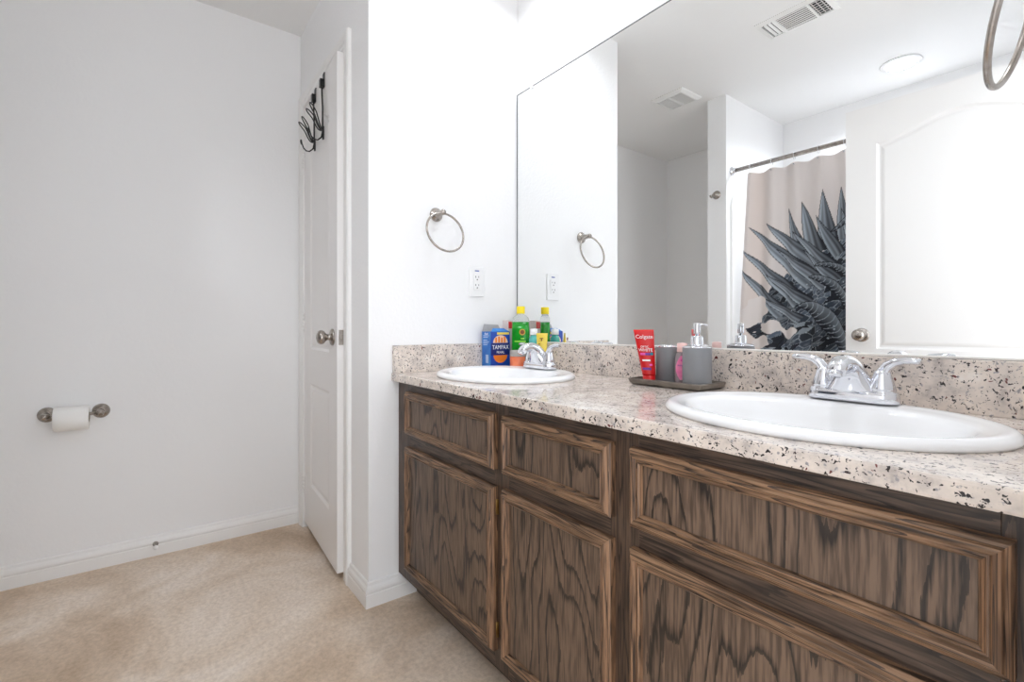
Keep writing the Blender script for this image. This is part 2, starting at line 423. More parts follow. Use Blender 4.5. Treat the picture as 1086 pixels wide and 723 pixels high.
# casings: a stepped profile swept up, across and down
CP = [(0, 0), (0, .009), (.006, .012), (.016, .012), (.020, .0095), (.026, .0145), (.044, .0165), (.054, .0165), (.058, .012), (.058, 0)]
def casing(name, path, nrm, outs, loc):
    """path: corner points; outs: outward direction of the width at each corner (mitred)"""
    nn = Vector(nrm); rings = []
    for p, o in zip(path, outs):
        rings.append([(Vector(p)+Vector(o)*w+nn*d)[:] for w, d in CP])
    return struct(MB().loft(rings, 0, False).build(name, 'trim', loc=loc))
c0, c1 = CX0, CX1+.002
casing('trim_1', [(c0, YD, 0), (c0, YD, CZ), (c1, YD, CZ), (c1, YD, 0)], (0, -1, 0),
       [(-1, 0, 0), (-1, 0, 1), (1, 0, 1), (1, 0, 0)], (c0, YD, 0))
casing('trim_2', [(XR, EY0, 0), (XR, EY0, EZ), (XR, EY1, EZ), (XR, EY1, 0)], (-1, 0, 0),
       [(0, -1, 0), (0, -1, 1), (0, 1, 1), (0, 1, 0)], (XR, EY0, 0))
# closet jamb and stop (inside faces of the opening)
mb = MB()
mb.box(CX0-.001, CX0+.004, YD, YD+.1, 0, CZ); mb.box(CX1-.003, CX1+.001, YD, YD+.1, 0, CZ)
mb.box(CX0+.004, CX1-.003, YD, YD+.1, CZ-.004, CZ+.001)
mb.box(CX1-.015, CX1-.003, YD+.045, YD+.08, 0, CZ-.004); mb.box(CX0+.004, CX0+.016, YD+.045, YD+.08, 0, CZ-.004)
struct(mb.build('trim_3', 'trim', loc=(CX0, YD, 0)))

# ------------------------------------------------------------------ doors (two-panel, eyebrow arch)
def rect_loop(x0, x1, z0, z1): return [(x0, z0), (x1, z0), (x1, z1), (x0, z1)]
def arch_loop(x0, x1, z0, z1, rise, n=28):
    pts = [(x0, z0), (x1, z0)]
    for i in range(n+1):
        t = i/n; x = x1+(x0-x1)*t
        pts.append((x, z1+rise*(0.5-0.5*math.cos(2*PI*min(max(t*1.0, 0), 1)))))
    return pts
def make_slab(w, h, t, panels, z_bot):
    """local: x along the width from the hinge, front face at y=0 looking -y, back at y=t"""
    mb = MB()
    prof = [(.004, .003), (.010, .0075), (.018, .0075), (.026, .004), (.034, .0025)]
    for side in (0, 1):
        yy = (lambda d: d) if side == 0 else (lambda d: t-d)
        tess(mb, [rect_loop(0, w, z_bot, h)]+panels, lambda p: (p[0], yy(0), p[1]))
        for L0 in panels:
            rings = [[(p[0], yy(0), p[1]) for p in L0]]
            last = L0
            for ins, dep in prof:
                last = offset_loop(L0, ins)
                rings.append([(p[0], yy(dep), p[1]) for p in last])
            mb.loft(rings, 0, False, False, False)
            tess(mb, [last], lambda p: (p[0], yy(prof[-1][1]), p[1]))
    mb.add([(0, 0, z_bot), (w, 0, z_bot), (w, 0, h), (0, 0, h), (0, t, z_bot), (w, t, z_bot), (w, t, h), (0, t, h)],
           [(0, 1, 5, 4), (1, 2, 6, 5), (2, 3, 7, 6), (3, 0, 4, 7)])
    return mb
KNOB = [(.033, 0), (.033, .004), (.029, .008), (.016, .010), (.0125, .013), (.0115, .019), (.0125, .024), (.018, .029), (.0245, .034), (.0275, .041), (.0275, .048), (.024, .055), (.016, .060), (.006, .0625), (.0001, .063)]
def door(name, loc, rotz, w, h, panels, label, knob_z, hinges, latch=True):
    r = bpy.data.objects.new(name, None); COL.objects.link(r); r.location = loc; r.rotation_euler = (0, 0, rotz)
    r['kind'] = 'structure'; r['label'] = label
    t = .035
    sl = make_slab(w, h, t, panels, .028).build('door_slab', 'door', r, raw=True)
    for sgn, y0 in ((-1, 0), (1, t)):
        k = MB().lathe(KNOB, (w-.066, y0, knob_z), (0, sgn, 0)).build('door_knob', 'nickel', r, raw=True)
        lab(k, 'brushed nickel round door knob')
    if latch:
        mb = MB().box(w-.0005, w+.0012, .006, .029, knob_z-.029, knob_z+.029, 0, .0004)
        mb.box(w, w+.008, .012, .023, knob_z-.008, knob_z+.008, 0, .002)
        lab(mb.build('latch_plate', 'nickel', r, raw=True), 'nickel latch plate on the door edge')
    for hz in hinges:
        mb = MB()
        for a in range(5):
            mb.lathe([(.0001, 0), (.0055, .0005), (.0055, .0165), (.0001, .017)], (-.004, -.005, hz-.044+a*.0178), 'z', 14)
        mb.lathe([(.0001, 0), (.0065, .001), (.004, .006), (.0001, .007)], (-.004, -.005, hz+.045), 'z', 14)
        mb.box(-.003, .018, -.0006, .0008, hz-.044, hz+.045)
        mb.build('door_hinge', 'trim', r, raw=True)
    return r
wD = .606
pD = [rect_loop(.125, wD-.125, .235, .715), arch_loop(.125, wD-.125, .875, 1.845, .065)]
door('door_1', (CX0+.006, YD-.001, 0), math.radians(-3.1), wD, 2.042, pD, 'narrow white two-panel closet door standing slightly ajar with a round nickel knob', .938, [.215, 1.003, 1.80])
wE = .824
pE = [rect_loop(.125, wE-.125, .235, .715), arch_loop(.125, wE-.125, .875, 1.850, .068)]
door('door_2', (-.081, -.205, 0), PI, wE, 2.035, pE, 'white arched-panel entry door standing open, seen in the mirror at its right end', .940, [.215, 1.003, 1.80], latch=True)

# ------------------------------------------------------------------ ceiling fixtures
M['lens'] = lamp_mat('lamp_lens', 2.6)
def downlight(x, y, power, label, spread=150):
    r = thing('recessed_downlight', label, 'ceiling light', (x, y, HC), 0, 'recessed downlights')
    MB().lathe([(.070, -.001), (.092, -.001), (.094, -.004), (.090, -.007), (.076, -.009), (.070, -.006), (.070, -.001)], (x, y, HC), 'z', 48, caps=False).build('trim_ring', 'plastic', r)
    MB().lathe([(.0702, -.003), (.066, -.0055), (.040, -.0075), (.0001, -.0082)], (x, y, HC), 'z', 48, caps=False).build('lens', M['lens'], r)
    ld = bpy.data.lights.new('bulb', 'AREA'); ld.shape = 'DISK'; ld.size = .13; ld.energy = power; ld.color = (.92, .965, 1.04); ld.spread = math.radians(spread)
    lo = bpy.data.objects.new('bulb', ld); COL.objects.link(lo); lo.parent = r; lo.location = (0, 0, -.0095)
    return r
downlight(-1.33, 1.03, LAMP_LEFT, 'recessed round downlight in the ceiling over the left sink')
downlight(-0.38, 1.03, LAMP_RIGHT, 'recessed round downlight in the ceiling over the right sink')
downlight(-0.83, -0.78, LAMP_TUB, 'glowing round downlight above the shower, seen in the mirror')

# bath fan grille
r = thing('exhaust_fan_grille', 'square white louvred exhaust fan cover on the ceiling of the toilet nook', 'vent', (-1.83, -.15, HC))
x0, x1, y0, y1 = -1.945, -1.715, -.265, -.045
mb = MB()
mb.loft([[(x0, y0, HC), (x1, y0, HC), (x1, y1, HC), (x0, y1, HC)],
         [(x0+.002, y0+.002, HC-.006), (x1-.002, y0+.002, HC-.006), (x1-.002, y1-.002, HC-.006), (x0+.002, y1-.002, HC-.006)],
         [(x0+.02, y0+.02, HC-.018), (x1-.02, y0+.02, HC-.018), (x1-.02, y1-.02, HC-.018), (x0+.02, y1-.02, HC-.018)],
         [(x0+.03, y0+.03, HC-.018), (x1-.03, y0+.03, HC-.018), (x1-.03, y1-.03, HC-.018), (x0+.03, y1-.03, HC-.018)],
         [(x0+.03, y0+.03, HC-.006), (x1-.03, y0+.03, HC-.006), (x1-.03, y1-.03, HC-.006), (x0+.03, y1-.03, HC-.006)]], 0, False, True, False)
mb.box(-1.838, -1.822, y0+.03, y1-.03, HC-.018, HC-.006)
mb.build('frame', 'vent', r)
MB().box(x0+.031, x1-.031, y0+.031, y1-.031, HC-.007, HC-.001).build('backing', 'greyboard', r)
mb = MB(); n = 17
for i in range(n):
    y = y0+.035+(y1-y0-.07)*i/(n-1)
    mb.box(x0+.03, -1.838, y-.002, y+.002, HC-.0165, HC-.008); mb.box(-1.822, x1-.03, y-.002, y+.002, HC-.0165, HC-.008)
mb.build('louvres', 'vent', r)

# supply register
r = thing('air_register', 'rectangular white metal air register with dark slots on the ceiling', 'vent', (-1.0, .105, HC))
x0, x1, y0, y1 = -1.160, -.850, .012, .198
mb = MB()
mb.loft([[(x0, y0, HC), (x1, y0, HC), (x1, y1, HC), (x0, y1, HC)],
         [(x0+.001, y0+.001, HC-.003), (x1-.001, y0+.001, HC-.003), (x1-.001, y1-.001, HC-.003), (x0+.001, y1-.001, HC-.003)],
         [(x0+.022, y0+.026, HC-.009), (x1-.022, y0+.026, HC-.009), (x1-.022, y1-.026, HC-.009), (x0+.022, y1-.026, HC-.009)],
         [(x0+.024, y0+.028, HC-.003), (x1-.024, y0+.028, HC-.003), (x1-.024, y1-.028, HC-.003), (x0+.024, y1-.028, HC-.003)]], 0, False, True, False)
for xx in (-1.077, -.935): mb.box(xx-.005, xx+.005, y0+.026, y1-.026, HC-.009, HC-.001)
mb.build('frame', 'vent', r)
MB().box(x0+.025, x1-.025, y0+.029, y1-.029, HC-.0025, HC-.0005).build('duct_opening', 'dark', r)
mb = MB()
def slat(p, q, w, tilt):       # thin tilted blade between p and q
    p = Vector(p); q = Vector(q); t = (q-p).normalized(); s = Vector((-t.y, t.x, 0))
    a = s*math.cos(tilt)*w+Vector((0, 0, math.sin(tilt)*w)); th = Vector((0, 0, .0008))
    mb.loft([[(p-a)[:], (p+a)[:], (p+a+th)[:], (p-a+th)[:]], [(q-a)[:], (q+a)[:], (q+a+th)[:], (q-a+th)[:]]], 0, False)
for i in range(3):
    x = x0+.038+i*.019; slat((x, y0+.03, HC-.0065), (x, y1-.03, HC-.0065), .0062, -.45)
for i in range(8):
    y = y0+.038+i*.0157; slat((-1.072, y, HC-.0065), (-.940, y, HC-.0065), .0030, .35)
for i in range(3):
    x = -.921+i*.019; slat((x, y0+.03, HC-.0065), (x, y1-.03, HC-.0065), .0050, .7)
for i in range(6):
    y = y0+.045+i*.02; mb.box(-.928, x1-.026, y-.002, y+.002, HC-.0045, HC-.003)
mb.build('slats', 'vent', r)

# ------------------------------------------------------------------ mirror
r = thing('wall_mirror', 'large frameless wall mirror standing on the granite backsplash', 'mirror', (-.85, YM, .917))
x0, x1, z0, z1 = -1.646, -.05, .9175, 1.976
MB().box(x0, x1, MY, YM-.0005, z0, z1).build('glass', 'mirror', r)
mb = MB(); e = .0035
mb.box(x0-.0005, x0+e, MY-.001, YM-.0005, z0, z1+.0005); mb.box(x0, x1, MY-.001, YM-.0005, z1-e*.8, z1+.0007)
mb.build('polished_edge', 'mirror_edge', r)
for xx in (-1.545, -.15):
    lab(MB().box(xx-.008, xx+.008, MY-.004, YM-.0005, z1-.010, z1+.012, 0, .001).build('mirror_clip', 'plastic', r), 'small clear mirror clip')
MB().box(x0, x1, MY-.003, YM-.001, z0-.0022, z0+.0022, 0, .001).build('caulk_bead', 'caulk', r)

# ------------------------------------------------------------------ vanity cabinet
FY = .732        # face frame front
r = thing('vanity_cabinet', 'dark stained oak double-sink vanity cabinet with panelled doors', 'cabinet', (-.85, 1.0, 0))
CBX0, CBX1, CBZ0, CBZ1 = XS+.001, XR-.003, .088, .784
dx = [(-1.563, -1.028), (-.991, -.631), (-.586, -.084)]
mb = MB()
# carcass panels
mb.box(CBX0, CBX0+.016, FY+.019, YM-.002, CBZ0, CBZ1, 0); mb.box(CBX1-.016, CBX1, FY+.019, YM-.002, CBZ0, CBZ1, 0)
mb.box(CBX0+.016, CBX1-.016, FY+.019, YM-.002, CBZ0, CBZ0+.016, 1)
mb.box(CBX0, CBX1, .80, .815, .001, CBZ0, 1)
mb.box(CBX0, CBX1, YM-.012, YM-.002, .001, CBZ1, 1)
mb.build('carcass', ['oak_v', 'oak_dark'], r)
mb = MB()   # face frame: stiles (upright grain) and rails (crosswise grain)
st = [(CBX0, dx[0][0]+.012), (dx[0][1]-.012, dx[1][0]+.012), (dx[1][1]-.012, dx[2][0]+.012), (dx[2][1]-.012, CBX1)]
for a, b in st: mb.box(a, b, FY, FY+.019, CBZ0, CBZ1, 0, .0008)
for i in range(3):
    a, b = st[i][1], st[i+1][0]
    for z0_, z1_ in ((.742, CBZ1), (.556, .620), (CBZ0, .150)): mb.box(a, b, FY+.0003, FY+.019, z0_, z1_, 1, .0006)
mb.build('face_frame', ['oak_v', 'oak_h'], r)
FP = [(0, 0), (0, .013), (.003, .0165), (.0065, .018), (.009, .0225), (.0115, .0235), (.0155, .0225), (.0185, .0175), (.021, .0175), (.0235, .0195), (.0265, .0165), (.0285, .0105)]
def front(name, x0, x1, z0, z1, label=None):
    mbf = MB()
    rings = []
    for ins, d in FP:
        rings.append([(x0+ins, FY-d, z0+ins), (x1-ins, FY-d, z0+ins), (x1-ins, FY-d, z1-ins), (x0+ins, FY-d, z1-ins)])
    for i in range(len(rings)-1):
        for j in range(4):
            k = (j+1) % 4
            mbf.add([rings[i][j], rings[i][k], rings[i+1][k], rings[i+1][j]], [(0, 1, 2, 3)], 1 if j in (0, 2) else 0)
    mbf.add(rings[0], [(0, 1, 2, 3)], 0)
    fr = mbf.build(name, ['oak_mv', 'oak_mh'], r)
    ins = .0283
    MB().box(x0+ins, x1-ins, FY-.0105, FY-.004, z0+ins, z1-ins).build('panel', 'oak_panel', fr)
    return fr
for i, (a, b) in enumerate(dx):
    front('drawer_front', a, b, .607, .753)
    dr = front('cabinet_door', a, b, .136, .566 if i else .562)
    hx = a-.003 if i else b+.003
    for hz in (.19, .51):
        mbh = MB().box(hx-.003, hx+.003, FY-.004, FY, hz-.02, hz+.02, 0, .001)
        mbh.lathe([(.0001, 0), (.0025, .0005), (.0025, .04), (.0001, .0405)], (hx, FY-.005, hz-.02), 'z', 10)
        mbh.build('hinge', 'brass', dr)

# ------------------------------------------------------------------ countertop with two oval openings
SINKS = [(-1.322, .968, .260, .215), (-.372, .965, .268, .215)]
CF = .704; CT, CB = .812, .784
ct = thing('granite_countertop', 'speckled cream granite vanity countertop with backsplash', 'countertop', (-.85, 1.0, .8))
mb = MB(); NE = 64
outer = [(XS+.001, CF+.004), (XR-.001, CF+.004), (XR-.001, YM-.002), (XS+.001, YM-.002)]
holes = [[(cx+(a-.022)*math.cos(2*PI*k/NE), cy+(b-.022)*math.sin(2*PI*k/NE)) for k in range(NE)] for cx, cy, a, b in SINKS]
for z in (CT, CB): tess(mb, [outer]+holes, lambda p: (p[0], p[1], z))
for h in holes: mb.loft([[(p[0], p[1], CB) for p in h], [(p[0], p[1], CT) for p in h]], 0, True, False, False)
xa, xb = XS+.001, XR-.001
ed = [(CF+.004, CB), (CF+.001, CB+.001), (CF, CB+.004), (CF, CT-.004), (CF+.001, CT-.001), (CF+.004, CT)]
mb.loft([[(xa, y, z) for y, z in ed], [(xb, y, z) for y, z in ed]], 0, False, False, False, closed=False)
yb = YM-.002
mb.add([(xa, CF+.004, CB), (xa, CF+.004, CT), (xa, yb, CT), (xa, yb, CB), (xb, CF+.004, CB), (xb, CF+.004, CT), (xb, yb, CT), (xb, yb, CB)], [(0, 1, 2, 3), (4, 5, 6, 7), (2, 3, 7, 6)])
mb.add([(xa, y, z) for y, z in ed], [tuple(range(6))]); mb.add([(xb, y, z) for y, z in ed], [tuple(range(6))])
mb.build('slab', 'granite', ct)
MB().box(XS+.001, XR-.001, 1.249, YM-.002, CT, .915, 0, .0015).build('backsplash', 'granite', ct)
MB().box(XS+.001, XS+.0205, CF+.004, 1.2488, CT, .912, 0, .0015).build('side_splash', 'granite', ct)

# ------------------------------------------------------------------ drop-in sinks
def ell(cx, cy, a, b, z, n=72): return [(cx+a*math.cos(2*PI*k/n), cy+b*math.sin(2*PI*k/n), z) for k in range(n)]
def sink(cx, cy, a, b, label):
    r = thing('drop_in_sink', label, 'sink', (cx, cy, CT), 0, 'oval drop-in sinks')
    R = [(0, 0, 0, .0005), (-.002, -.002, 0, .006), (.001, .001, 0, .011), (.006, .006, 0, .0155), (.013, .013, 0, .017), (.022, .022, 0, .0155),
         (.030, .034, -.006, .0138), (.040, .052, -.013, .013), (.046, .060, -.014, .010), (.052, .066, -.015, .003), (.062, .074, -.015, -.018), (.078, .088, -.014, -.050), (.105, .110, -.012, -.085), (.150, .140, -.010, -.112), (.200, .170, -.008, -.124), (a-.024, b-.024, -.008, -.128)]
    rings = [ell(cx, cy+dy, a-da, b-db, CT+z) for da, db, dy, z in R]
    # underside skin so the bowl has thickness
    U = [(.208, .176, -.008, -.134), (.100, .106, -.012, -.095), (.072, .082, -.014, -.055), (.052, .064, -.014, -.006), (.040, .038, 0, -.001), (0, 0, 0, .0005)]
    rings += [ell(cx, cy-.008, .03, .03, CT-.134)]
    rings += [ell(cx, cy+dy, a-da, b-db, CT+z) for da, db, dy, z in U]
    o = MB().loft(rings, 0, True, False, False).build('basin', 'porcelain', r)
    MB().lathe([(.0001, .001), (.012, .001), (.014, .003), (.022, .004), (.0238, .0015), (.0238, -.004)], (cx, cy-.008, CT-.128), 'z', 32, caps=False).build('drain', 'chrome', r)
    return r
sink(*SINKS[0], 'white oval drop-in sink at the far left end of the counter')
sink(*SINKS[1], 'large white oval drop-in sink in the right foreground, in front of the nearer faucet')

# ------------------------------------------------------------------ faucets
def faucet(cx, cy, z, label):
    r = thing('bathroom_faucet', label, 'faucet', (cx, cy, z), 0, 'chrome two-handle faucets')
    def stad(hw, rd, zz, n=14, yo=0):
        pts = []
        for k in range(n+1):
            a = -PI/2+PI*k/n; pts.append((cx+hw-rd+rd*math.cos(a), cy+yo+rd*math.sin(a), z+zz))
        for k in range(n+1):
            a = PI/2+PI*k/n; pts.append((cx-hw+rd+rd*math.cos(a), cy+yo+rd*math.sin(a), z+zz))
        return pts
    MB().loft([stad(.0775, .027, 0), stad(.079, .0285, .002), stad(.079, .0285, .015), stad(.076, .026, .020), stad(.066, .018, .0215)], 0, True).build('base_plate', 'chrome', r)
    # spout: super-elliptic sections swept forward and down
    secs = [  # y offset, z offset, half width, half thickness, tilt of the section normal
        (.000, .010, .050, .0255, 90), (-.002, .026, .0440, .0265, 84), (-.006, .042, .0350, .0265, 74), (-.013, .056, .0275, .0250, 58),
        (-.025, .069, .0225, .0215, 38), (-.042, .0765, .0195, .0175, 15), (-.060, .0765, .0182, .0155, -12), (-.075, .069, .0172, .0145, -38), (-.084, .060, .0158, .0130, -58)]
    rings = []
    for dy, dz, hw, ht, tl in secs:
        a = math.radians(tl); nrm = Vector((0, math.sin(a), math.cos(a)))
        c = Vector((cx, cy+dy, z+dz)); ring = []
        for k in range(28):
            th = 2*PI*k/28; cth, sth = math.cos(th), math.sin(th)
            ring.append((c+Vector((hw*math.copysign(abs(cth)**.85, cth), 0, 0))+nrm*(ht*math.copysign(abs(sth)**.85, sth)))[:])
        rings.append(ring)
    MB().loft(rings, 0, True).build('spout', 'chrome', r)
    MB().lathe([(.0001, 0), (.0105, 0), (.0115, .002), (.0115, .010)], (cx, cy-.089, z+.054), (0, -.45, .0)if 0 else (0, .5, 1), 24).build('aerator', 'chrome', r)
    MB().lathe([(.0001, .028), (.004, .0275), (.005, .024), (.0022, .020), (.0022, -.004)], (cx, cy+.021, z+.022), 'z', 14).build('lift_rod', 'chrome', r)
    for s in (-1, 1):
        hx = cx+s*.0508
        h = MB().lathe([(.0265, .015), (.0265, .0215), (.0215, .0235), (.0228, .0255), (.0215, .032), (.0190, .041), (.0160, .050), (.0142, .057), (.0115, .063), (.0001, .066)], (hx, cy, z), 'z', 32, caps=False).build('handle', 'chrome', r)
        pts, wid, thk = [], [], []
        path = [(.000, .050, .0115, .0120), (.002, .062, .0112, .0110), (.009, .073, .0108, .0098), (.020, .0805, .0102, .0082), (.034, .0840, .0098, .0070), (.048, .0845, .0094, .0064), (.0585, .0838, .0086, .0058), (.0605, .0836, .006, .004)]
        rings = []
        for i, (dx_, dz_, w_, t_) in enumerate(path):
            a_ = path[max(i-1, 0)]; b_ = path[min(i+1, len(path)-1)]
            tv = Vector((s*(b_[0]-a_[0]), 0, b_[1]-a_[1])).normalized(); nv = Vector((-tv.z*s, 0, tv.x*s))
            c = Vector((hx+s*dx_, cy-.004*dx_/.06, z+dz_))
            rings.append([(c+Vector((0, w_*math.cos(2*PI*k/18), 0))+nv*(t_*math.sin(2*PI*k/18)))[:] for k in range(18)])
        MB().loft(rings, 0, True).build('lever', 'chrome', h)
    return r
faucet(-1.343, 1.144, CT+.0170, 'chrome two-handle faucet behind the far left sink, beside the toiletries')
faucet(-.366, 1.148, CT+.0170, 'chrome two-handle faucet behind the near right sink')

# ------------------------------------------------------------------ towel rings
def towel_ring(px, py, pz, nx, label):
    """nx = direction out of the wall (+1 or -1 in x)"""
    r = thing('towel_ring', label, 'towel ring', (px, py, pz), 0, 'brushed nickel towel rings')
    mb = MB().lathe([(.0255, 0), (.0265, .002), (.0265, .005), (.0235, .009), (.017, .014), (.0135, .020), (.0115, .032), (.010, .046), (.0105, .053), (.011, .059), (.0085, .064), (.0001, .066)], (px, py, pz), (nx, 0, 0), 32)
    mb.build('bracket', 'nickel', r)
    R = .076; cxr = px+nx*.056; lean = .26   # the ring hangs a little out from the wall
    pts = [(cxr+nx*R*(1-math.cos(a))*math.sin(lean), py+R*math.sin(a), pz-.004-R*(1-math.cos(a))*math.cos(lean)) for a in [2*PI*k/64 for k in range(64)]]
    MB().tube(pts, .0041, 14, 0, True).build('ring', 'nickel', r)
    return r
towel_ring(XS, .884, 1.407, 1, 'round nickel towel ring on the side wall above the power outlet')
towel_ring(XR, .864, 1.439, -1, 'round nickel towel ring cut off by the top right corner of the photo')

# ------------------------------------------------------------------ outlet
oy, oz = 1.068, 1.161
r = thing('wall_outlet', 'white duplex power outlet on the side wall above the side splash', 'outlet', (XS, oy, oz))
MB().box(XS, XS+.006, oy-.036, oy+.036, oz-.060, oz+.060, 0, .002).build('cover_plate', 'plastic', r)
MB().box(XS+.004, XS+.0085, oy-.0165, oy+.0165, oz-.0335, oz+.0335, 0, .001).build('receptacle', 'plastic', r)
mb = MB()
for dz in (-.019, .014):
    mb.box(XS+.008, XS+.0088, oy-.0085, oy-.0058, oz+dz+.002, oz+dz+.0095); mb.box(XS+.008, XS+.0088, oy+.0055, oy+.0078, oz+dz+.003, oz+dz+.0095)
    mb.lathe([(.0001, 0), (.0027, 0), (.0027, .0008), (.0001, .0009)], (XS+.008, oy, oz+dz-.0055), 'x', 12)
mb.build('slots', 'dark', r)
MB().box(XS+.0055, XS+.0065, oy-.010, oy+.010, oz+.042, oz+.0465).build('marking', 'blue_ink', r)

# ------------------------------------------------------------------ toilet paper holder and roll
r = thing('toilet_paper_holder', 'nickel toilet paper holder with two round posts on the left wall', 'toilet paper holder', (XF, -.226, .638))
for y in (-.306, -.146):
    mb = MB().lathe([(.0285, 0), (.0290, .002), (.0285, .005), (.023, .010), (.014, .014), (.0105, .020), (.0095, .032), (.0095, .052), (.0125, .058), (.0135, .066), (.0115, .074), (.0001, .077)], (XF, y, .638), 'x', 28)
    mb.build('post', 'nickel', r)
MB().lathe([(.0062, 0), (.0062, .145), (.0001, .145)], (XF+.066, -.299, .638), 'y', 16).build('roller', 'nickel', r)
rr = thing('toilet_paper_roll', 'half used roll of white toilet paper on the wall holder', 'toilet paper', (XF+.066, -.228, .624))
y0_, y1_ = -.280, -.178; RO = .046; RI = .0195
MB().lathe([(RI, 0), (RO-.0015, 0), (RO, .0015), (RO, y1_-y0_-.0015), (RO-.0015, y1_-y0_), (RI, y1_-y0_), (RI, 0)], (XF+.066, y0_, .6250), 'y', 56, caps=False).build('paper', 'paper', rr)
MB().lathe([(RI-.0012, 0), (RI-.0001, 0), (RI-.0001, y1_-y0_), (RI-.0012, y1_-y0_), (RI-.0012, 0)], (XF+.066, y0_, .6250), 'y', 40, caps=False).build('core', 'card', rr)

# ------------------------------------------------------------------ door stop on the left baseboard
r = thing('door_stop', 'small chrome door stop screwed to the left baseboard', 'door stop', (XF+.0145, .032, .050))
MB().lathe([(.0001, 0), (.0105, 0), (.0105, .002), (.005, .006), (.0042, .010), (.0042, .040), (.0001, .040)], (XF+.0142, .032, .052), 'x', 20).build('stem', 'nickel', r)
lab(MB().lathe([(.0001, 0), (.0075, 0), (.0085, .003), (.0085, .008), (.006, .011), (.0001, .012)], (XF+.0542, .032, .052), 'x', 20).build('bumper', 'plastic', r), 'white rubber bumper')

# ------------------------------------------------------------------ over-door hooks
th = math.radians(-3.1)
def on_door(u, d, z):   # u along the door from hinge, d out of its front face
    return (CX0+.006+u*math.cos(th)-d*math.sin(-th)*1.0, YD-.001+u*math.sin(th)-d*math.cos(th), z)
def hook_set(u, label):
    o = on_door(u, 0, 2.043)
    r = thing('over_door_hook', label, 'hook', o, 0, 'black over-door hooks')
    mb = MB()
    # strap folded over the top edge
    for a, b, z0_, z1_ in ((-.0035, -.0005, 1.985, 2.0458), (.0358, .0385, 2.015, 2.0458)):
        q = [on_door(u+s*.0135, -dd, zz) for zz in (z0_, z1_) for s in (-1, 1) for dd in (a, b)]
        mb.add(q, [(0, 1, 3, 2), (4, 6, 7, 5), (0, 4, 5, 1), (2, 3, 7, 6), (0, 2, 6, 4), (1, 5, 7, 3)])
    q = [on_door(u+s*.0135, dd, zz) for zz in (2.0430, 2.0458) for s in (-1, 1) for dd in (.0035, -.0385)]
    mb.add(q, [(0, 1, 3, 2), (4, 6, 7, 5), (0, 4, 5, 1), (2, 3, 7, 6), (0, 2, 6, 4), (1, 5, 7, 3)])
    q = [on_door(u+s*.011, dd, zz) for zz in (1.985, 2.018) for s in (-1, 1) for dd in (.003, .018)]
    mb.add(q, [(0, 1, 3, 2), (4, 6, 7, 5), (0, 4, 5, 1), (2, 3, 7, 6), (0, 2, 6, 4), (1, 5, 7, 3)])
    mb.build('strap', 'black', r)
    mb = MB().tube([on_door(u, .010, 2.0), on_door(u, .008, 1.95), on_door(u, .006, 1.9), on_door(u, .006, 1.80), on_door(u, .010, 1.775)], .0036, 10)
    q = [on_door(u+s*.006, dd, zz) for zz in (1.768, 1.822) for s in (-1, 1) for dd in (.001, .007)]
    mb.add(q, [(0, 1, 3, 2), (4, 6, 7, 5), (0, 4, 5, 1), (2, 3, 7, 6), (0, 2, 6, 4), (1, 5, 7, 3)])
    mb.build('upright_wire', 'black', r)
    for s in (-1, 1):           # two long teardrop prongs, splayed
        pts = []
        n = 36
        for k in range(n):
            a = 2*PI*k/n
            L = .5-.5*math.cos(a)                       # 0 at the root, 1 at the tip
            wdt = .019*math.sin(a)*(0.25+L*.9)
            d = .008+.036*L+.020*L*L; z = 1.806-.016*math.sin(PI*min(L*1.6, 1))+.088*L
            pts.append(on_door(u+s*(.004+.030*L)+wdt, d, z))
        MB().tube(pts, .0027, 8, 0, True).build('coat_prong', 'black', r)
    pts = [(0, .004, 1.790), (0, .014, 1.772), (0, .026, 1.761), (0, .040, 1.761), (0, .051, 1.772), (0, .056, 1.786)]
    tipl = [(.007*math.sin(2*PI*k/16), .058+.004*(.5-.5*math.cos(2*PI*k/16)), 1.786+.018*(.5-.5*math.cos(2*PI*k/16))) for k in range(17)]
    MB().tube([on_door(u+a, d, z) for a, d, z in pts+tipl], .0029, 8).build('lower_prong', 'black', r)
    return r
hook_set(.235, 'black wire double hook over the closet door, the one nearer the hinges')
hook_set(.395, 'black wire double hook over the closet door, the one nearer the knob')

# ------------------------------------------------------------------ robe hook on the divider end
r = thing('robe_hook', 'round nickel robe hook on the divider wall end, seen in the mirror', 'hook', (-1.665, -.35, 1.815))
MB().lathe([(.026, 0), (.027, .002), (.0265, .005), (.021, .011), (.012, .014), (.0075, .018), (.0065, .030)], (-1.665, -.35, 1.820), 'y', 28).build('rosette', 'nickel', r)
MB().tube([(-1.665, -.322, 1.820), (-1.665, -.308, 1.818), (-1.665, -.300, 1.810), (-1.665, -.296, 1.800), (-1.665, -.288, 1.794), (-1.665, -.278, 1.797), (-1.665, -.273, 1.806)], [.0055, .0055, .005, .005, .005, .0055, .007], 12).build('prong', 'nickel', r)

# ------------------------------------------------------------------ shower: surround, rod, curtain
r = thing('shower_surround', 'glossy white shower surround panels inside the tub alcove', 'shower surround', (-1.0, -1.1, .4))
mb = MB()
def panel_y(xw, nx, y0, y1, z0, z1, t=.012):
    """upright panel on a side wall with a rounded upper front corner"""
    c = [(y0, z0), (y1, z0)]; R = .09
    for k in range(9): a = PI/2*k/8; c.append((y1-R+R*math.cos(a), z1-R+R*math.sin(a)))
    c.append((y0, z1))
    mb.loft([[(xw, y, z) for y, z in c], [(xw+nx*t, y, z) for y, z in offset_loop(c, .003)]], 0, False)
panel_y(-1.6025, 1, YT+.013, -.40, .38, 1.84)
mb.build('end_panel', 'surround', r)
MB().box(-1.6025, XR-.001, YT+.0005, YT+.0125, .38, 1.84, 0, .002).build('back_panel', 'surround', r)

